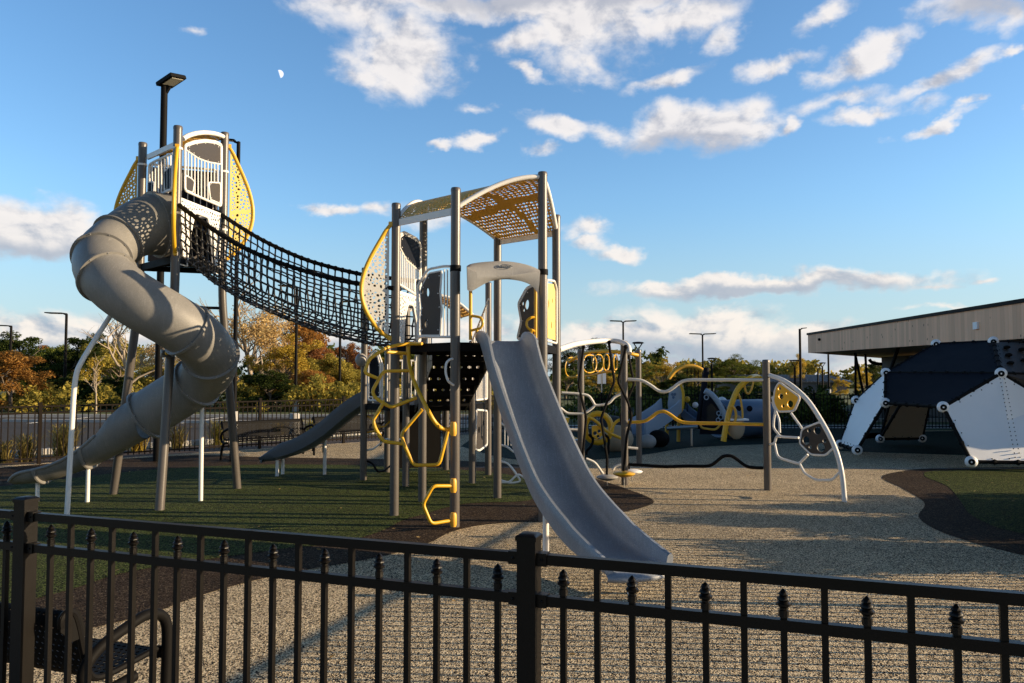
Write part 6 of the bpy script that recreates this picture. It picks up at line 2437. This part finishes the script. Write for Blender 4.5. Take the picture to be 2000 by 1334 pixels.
def tree(kind, px, pytop, Y, width, label, name='tree', group='trees beyond the parking lot', rz=None):
    me, tm, h = TREES[kind]
    top = P(px, pytop, Y)
    t = thing(name, (top.x, top.y, 0), label, 'tree', group)
    sz = top.z / (h * .97)
    rnd = random.Random(hash((px, pytop)) & 0xffff)
    base_w = h * .80 if 'pine' not in kind else h * .6
    sx = (width / F * Y) / base_w
    for nm, m in (('crown', me), ('trunk', tm)):
        o = bpy.data.objects.new(nm, m)
        COL.objects.link(o)
        o.parent = t
    t.scale = (sx, sx, sz)
    t.rotation_euler = (0, 0, rnd.uniform(0, 6.28) if rz is None else rz)
    return t


TL = [
    ('oak_dark', 28, 668, 72, 150, 'dark green round tree at the far left behind the orange-brown one'),
    ('orange', 22, 690, 41, 160, 'broad orange-brown tree at the left edge of the photo'),
    ('oak_green', 85, 683, 70, 95, 'bright green tree top between the two parking lot poles at the left'),
    ('oak_dark', 120, 700, 62, 120, 'dark shaded tree right behind the pole nearest the white slide pole'),
    ('oak_green', 118, 676, 84, 70, 'pale loose tree top peeking over the dark shaded tree'),
    ('oak_dark', 168, 670, 64, 120, 'rounded dark tree left of the bent white slide pole'),
    ('oak_olive', 225, 672, 60, 130, 'rounded olive tree behind the bent white slide pole'),
    ('oak_olive', 112, 742, 46, 90, 'low brown-olive bushy tree below the dark shaded tree'),
    ('oak_dark', 200, 745, 47, 150, 'low dark bushy tree behind the thin sapling'),
    ('sapling', 190, 702, 38, 60, 'thin pale-stemmed sapling at the lot edge left of the tube slide'),
    ('bare', 268, 604, 42, 190, 'nearly bare pale-branched tree behind the tube slide'),
    ('tan', 300, 668, 46, 120, 'tan half-bare tree between the left tower legs'),
    ('oak_olive', 330, 715, 44, 150, 'olive bushy tree low between the left tower legs'),
    ('tan', 415, 640, 52, 150, 'tan half-bare tree behind the right tower leg'),
    ('tan', 492, 588, 46, 190, 'tallest tan twiggy tree below the rope bridge'),
    ('bare', 540, 600, 50, 150, 'bare pale-branched tree sticking out over the yellow-green one'),
    ('gold', 555, 676, 44, 120, 'yellow-green tree left of the pole before the orange tree'),
    ('oak_dark', 525, 735, 41, 120, 'dark green shrubby tree at the foot of the tallest tan tree'),
    ('orange', 590, 634, 55, 125, 'bright orange tree behind the pole under the rope bridge'),
    ('rust', 622, 668, 52, 100, 'red-orange tree right of the bright orange one'),
    ('orange', 612, 726, 43, 90, 'small flame-orange tree low beside the olive one'),
    ('oak_olive', 652, 700, 47, 100, 'olive-brown tree left of the pole under the right end of the bridge'),
    ('rust', 682, 672, 56, 85, 'dark red tree behind the pole under the right end of the bridge'),
    ('oak_olive', 690, 722, 48, 80, 'brown-gold tree just left of the low tower post'),
    ('gold', 745, 700, 52, 90, 'yellow tree between the low tower posts'),
    ('oak_green', 790, 690, 60, 110, 'green tree seen between the yellow climbing loops'),
    ('oak_olive', 850, 702, 54, 110, 'olive tree behind the black stair'),
    ('oak_olive', 925, 705, 54, 90, 'olive tree behind the blue-grey slide top'),
    ('oak_green', 985, 700, 58, 90, 'green tree between the slide and the tower post'),
]
for q in TL:
    tree(*q)
TR = [
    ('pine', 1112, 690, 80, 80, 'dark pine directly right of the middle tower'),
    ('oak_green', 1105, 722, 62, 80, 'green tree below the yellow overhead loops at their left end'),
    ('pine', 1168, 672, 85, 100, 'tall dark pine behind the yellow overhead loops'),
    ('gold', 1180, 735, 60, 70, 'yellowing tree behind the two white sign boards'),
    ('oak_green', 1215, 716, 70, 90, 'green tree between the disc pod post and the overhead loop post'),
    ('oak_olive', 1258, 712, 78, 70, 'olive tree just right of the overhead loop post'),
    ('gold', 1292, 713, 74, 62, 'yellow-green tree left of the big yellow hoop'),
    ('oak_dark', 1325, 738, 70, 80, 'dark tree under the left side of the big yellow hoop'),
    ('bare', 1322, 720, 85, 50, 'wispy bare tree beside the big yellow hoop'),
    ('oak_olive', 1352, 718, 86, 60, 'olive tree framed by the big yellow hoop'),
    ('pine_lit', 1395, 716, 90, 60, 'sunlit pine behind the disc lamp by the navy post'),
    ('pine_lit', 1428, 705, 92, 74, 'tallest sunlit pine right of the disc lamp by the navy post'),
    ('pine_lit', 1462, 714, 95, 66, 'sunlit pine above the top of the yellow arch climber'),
    ('oak_green', 1445, 735, 80, 90, 'leafy green tree under the two tall sunlit pines'),
    ('pine', 1502, 716, 105, 56, 'pine behind the leaf climber post'),
    ('gold', 1552, 704, 88, 40, 'golden tree behind the lamp left of the slim straight pole'),
    ('gold', 1640, 742, 70, 30, 'small golden tree in front of the dark metal roof'),
    ('gold', 1690, 728, 66, 44, 'golden tree under the pavilion between its columns'),
    ('pine', 1705, 712, 80, 36, 'dark pine under the pavilion at its dark wall'),
    ('oak_dark', 1385, 768, 50, 60, 'dark bushy tree behind the back fence beside the slanted post'),
    ('oak_dark', 1440, 768, 48, 80, 'dark bushy tree behind the back fence and the yellow arch'),
]
for q in TR:
    tree(*q, group='trees beyond the back fence')

# far wood and hedge banks nobody could count
rng = np.random.default_rng(77)
def mass(name, x0, x1, y0, y1, h0, h1, n, size, leaf, label, seed, clump=1.6):
    rng = np.random.default_rng(seed)
    cs = []
    k = int((x1 - x0) / clump * 2.2)
    for i in range(k):
        x = rng.uniform(x0, x1)
        hh = rng.uniform(h0, h1)
        for z in np.arange(0.2, hh, clump * .55):
            cs.append((x + rng.normal() * .3, rng.uniform(y0, y1), z, clump * rng.uniform(.4, .75)))
    me = leaves_mesh(name, cs, n, size, rng)
    me.materials.append(LEAF[leaf])
    o = bpy.data.objects.new(name, me)
    COL.objects.link(o)
    o['kind'] = 'stuff'
    o['label'] = label
    return o


mass('far_woods', -120, 20, 96, 110, 3.0, 5.0, 26000, .5, 'dark', 'dark line of woods far beyond the parking lot', 1, 2.6)
mass('far_woods', 15, 150, 118, 140, 2.6, 4.6, 30000, .55, 'olive', 'low line of mixed woods on the right horizon', 2, 2.6)
mass('undergrowth', -46, 2, 39, 43, .5, 1.6, 26000, .14, 'olive', 'brushy undergrowth along the wood edge', 3, .8)
mass('undergrowth', -60, -12, 43, 47, .4, 1.1, 15000, .14, 'dark', 'dark undergrowth along the left wood edge', 8, .9)
mass('hedge_bank', 2.4, 13.5, 29.6, 30.8, .5, 1.2, 16000, .09, 'green', 'rough green bank behind the back fence', 4, .5)
mass('hedge_bank', 4, 22, 45, 47, .6, 1.3, 14000, .12, 'dark', 'dark hedge behind the far lot', 5, .7)


# ornamental grasses in the planting bed
def grass_clump(x, y, h, w, label, leaf='straw', n=420, seed=0):
    rng = np.random.default_rng(seed)
    mb = MB()
    vs, fs = [], []
    for i in range(n):
        a = rng.uniform(0, 2 * math.pi)
        lean = rng.uniform(.05, 1.0) ** .8 * w * 1.3
        hh = h * rng.uniform(.35, 1.0)
        b = Vector((rng.normal() * .06, rng.normal() * .06, 0))
        s_ = Vector((math.cos(a), math.sin(a), 0))
        t_ = Vector((-s_.y, s_.x, 0)) * .007
        p1 = b + s_ * lean * .35 + Z * hh * .6
        p2 = b + s_ * lean * .8 + Z * hh * (.95)
        p3 = b + s_ * lean * 1.15 + Z * hh * .85
        o_ = len(vs)
        vs += [b - t_, b + t_, p1 + t_, p1 - t_, p2 + t_ * .7, p2 - t_ * .7, p3]
        fs += [(o_, o_ + 1, o_ + 2, o_ + 3), (o_ + 3, o_ + 2, o_ + 4, o_ + 5), (o_ + 5, o_ + 4, o_ + 6)]
    me = bpy.data.meshes.new('ornamental_grass')
    me.from_pydata([tuple(v) for v in vs], [], fs)
    me.materials.append(LEAF[leaf])
    o = bpy.data.objects.new('ornamental_grass', me)
    COL.objects.link(o)
    o.location = (x, y, -.02)
    tag(o, label, 'plant', 'ornamental grass clumps in the planting bed')
    return o


for i, (px, Y, h, w, lf_, lab) in enumerate((
        (50, 16.4, .62, .34, 'straw', 'pale grass clump behind the far fence at the left, lowest and widest'),
        (8, 16.2, .5, .3, 'straw', 'pale grass clump cut by the left edge of the photo'),
        (134, 17.2, .85, .40, 'straw', 'tall tawny grass clump beside the bent white slide pole'),
        (118, 17.4, .75, .30, 'olive', 'olive grass clump by the far fence post left of the white slide pole'),
        (268, 18.6, .60, .30, 'gold', 'yellow-green grass clump seen under the tube slide exit'),
        (345, 19.4, .60, .30, 'straw', 'straw grass clump between the white slide leg and the front tower leg'),
        (425, 20.4, .70, .32, 'olive', 'olive grass clump left of the far bench'),
        (545, 22.4, .55, .28, 'gold', 'yellow grass clump behind the far bench back'),
        (655, 23.6, .55, .30, 'straw', 'straw grass clump above the short slate slide'),
        (610, 22.8, .6, .30, 'olive', 'olive grass clump right of the concrete pedestal'))):
    p = P(px, 880, Y)
    grass_clump(p.x, p.y, h, w, lab, lf_, 190, 100 + i)



def shadow_shrub(x, y, h, w, label, seed):  # unseen bushes added only to throw shadows onto the surfacing
    rng = np.random.default_rng(seed)
    cs = [(rng.normal() * w * .30, rng.normal() * w * .30, h * rng.uniform(.2, .85), h * rng.uniform(.18, .30)) for _ in range(34)]
    me = leaves_mesh('foliage', cs, 11000, .055, rng)
    me.materials.append(LEAF['green'])
    t = thing('shadow_shrub', (x, y, 0), label, 'shadow_shrub', 'bushes added outside the right fence for their shadows')
    o = bpy.data.objects.new('foliage', me); COL.objects.link(o); o.parent = t
    mb = MB()
    for i in range(7):
        a = i * .9
        mb.tube([Vector((x, y, -.03)), Vector((x + .1 * math.cos(a) * w, y + .1 * math.sin(a) * w, h * .3)), Vector((x + .3 * math.cos(a) * w, y + .3 * math.sin(a) * w, h * .7))], .012, 6)
    mb.build('stem', MT['bark'], t)


shadow_shrub(9.0, 10.25, 1.2, 1.5, 'unseen bush added farthest along the right fence to shade the green patch', 63)
shadow_shrub(7.35, 9.15, 1.25, 1.35, 'farther of two unseen bushes added by the right fence for a long shadow', 61)
shadow_shrub(6.75, 7.55, 1.15, 1.15, 'nearer of two unseen bushes added by the right fence for a long shadow', 62)
# a few fallen leaves blown over the surfacing
rng = np.random.default_rng(5)
n = 170
lx, ly = rng.uniform(-7, 8, n), rng.uniform(4.2, 15, n)
vs, fs = [], []
for i in range(n):
    a, s_ = rng.uniform(0, 6.28), rng.uniform(.018, .036)
    u_, w_ = Vector((math.cos(a), math.sin(a), rng.uniform(-.2, .2))) * s_, Vector((-math.sin(a), math.cos(a), rng.uniform(.0, .4))) * s_ * .5
    c = Vector((lx[i], ly[i], .022))
    vs += [c - u_, c + w_, c + u_, c - w_]
    fs.append((4 * i, 4 * i + 1, 4 * i + 2, 4 * i + 3))
me = bpy.data.meshes.new('fallen_leaves')
me.from_pydata([tuple(v) for v in vs], [], fs)
me.materials.append(LEAF['tan'])
o = bpy.data.objects.new('fallen_leaves', me); COL.objects.link(o)
tag(o, 'few dry leaves scattered over the rubber surfacing', None, None, 'stuff')
print('objects', len(bpy.data.objects))
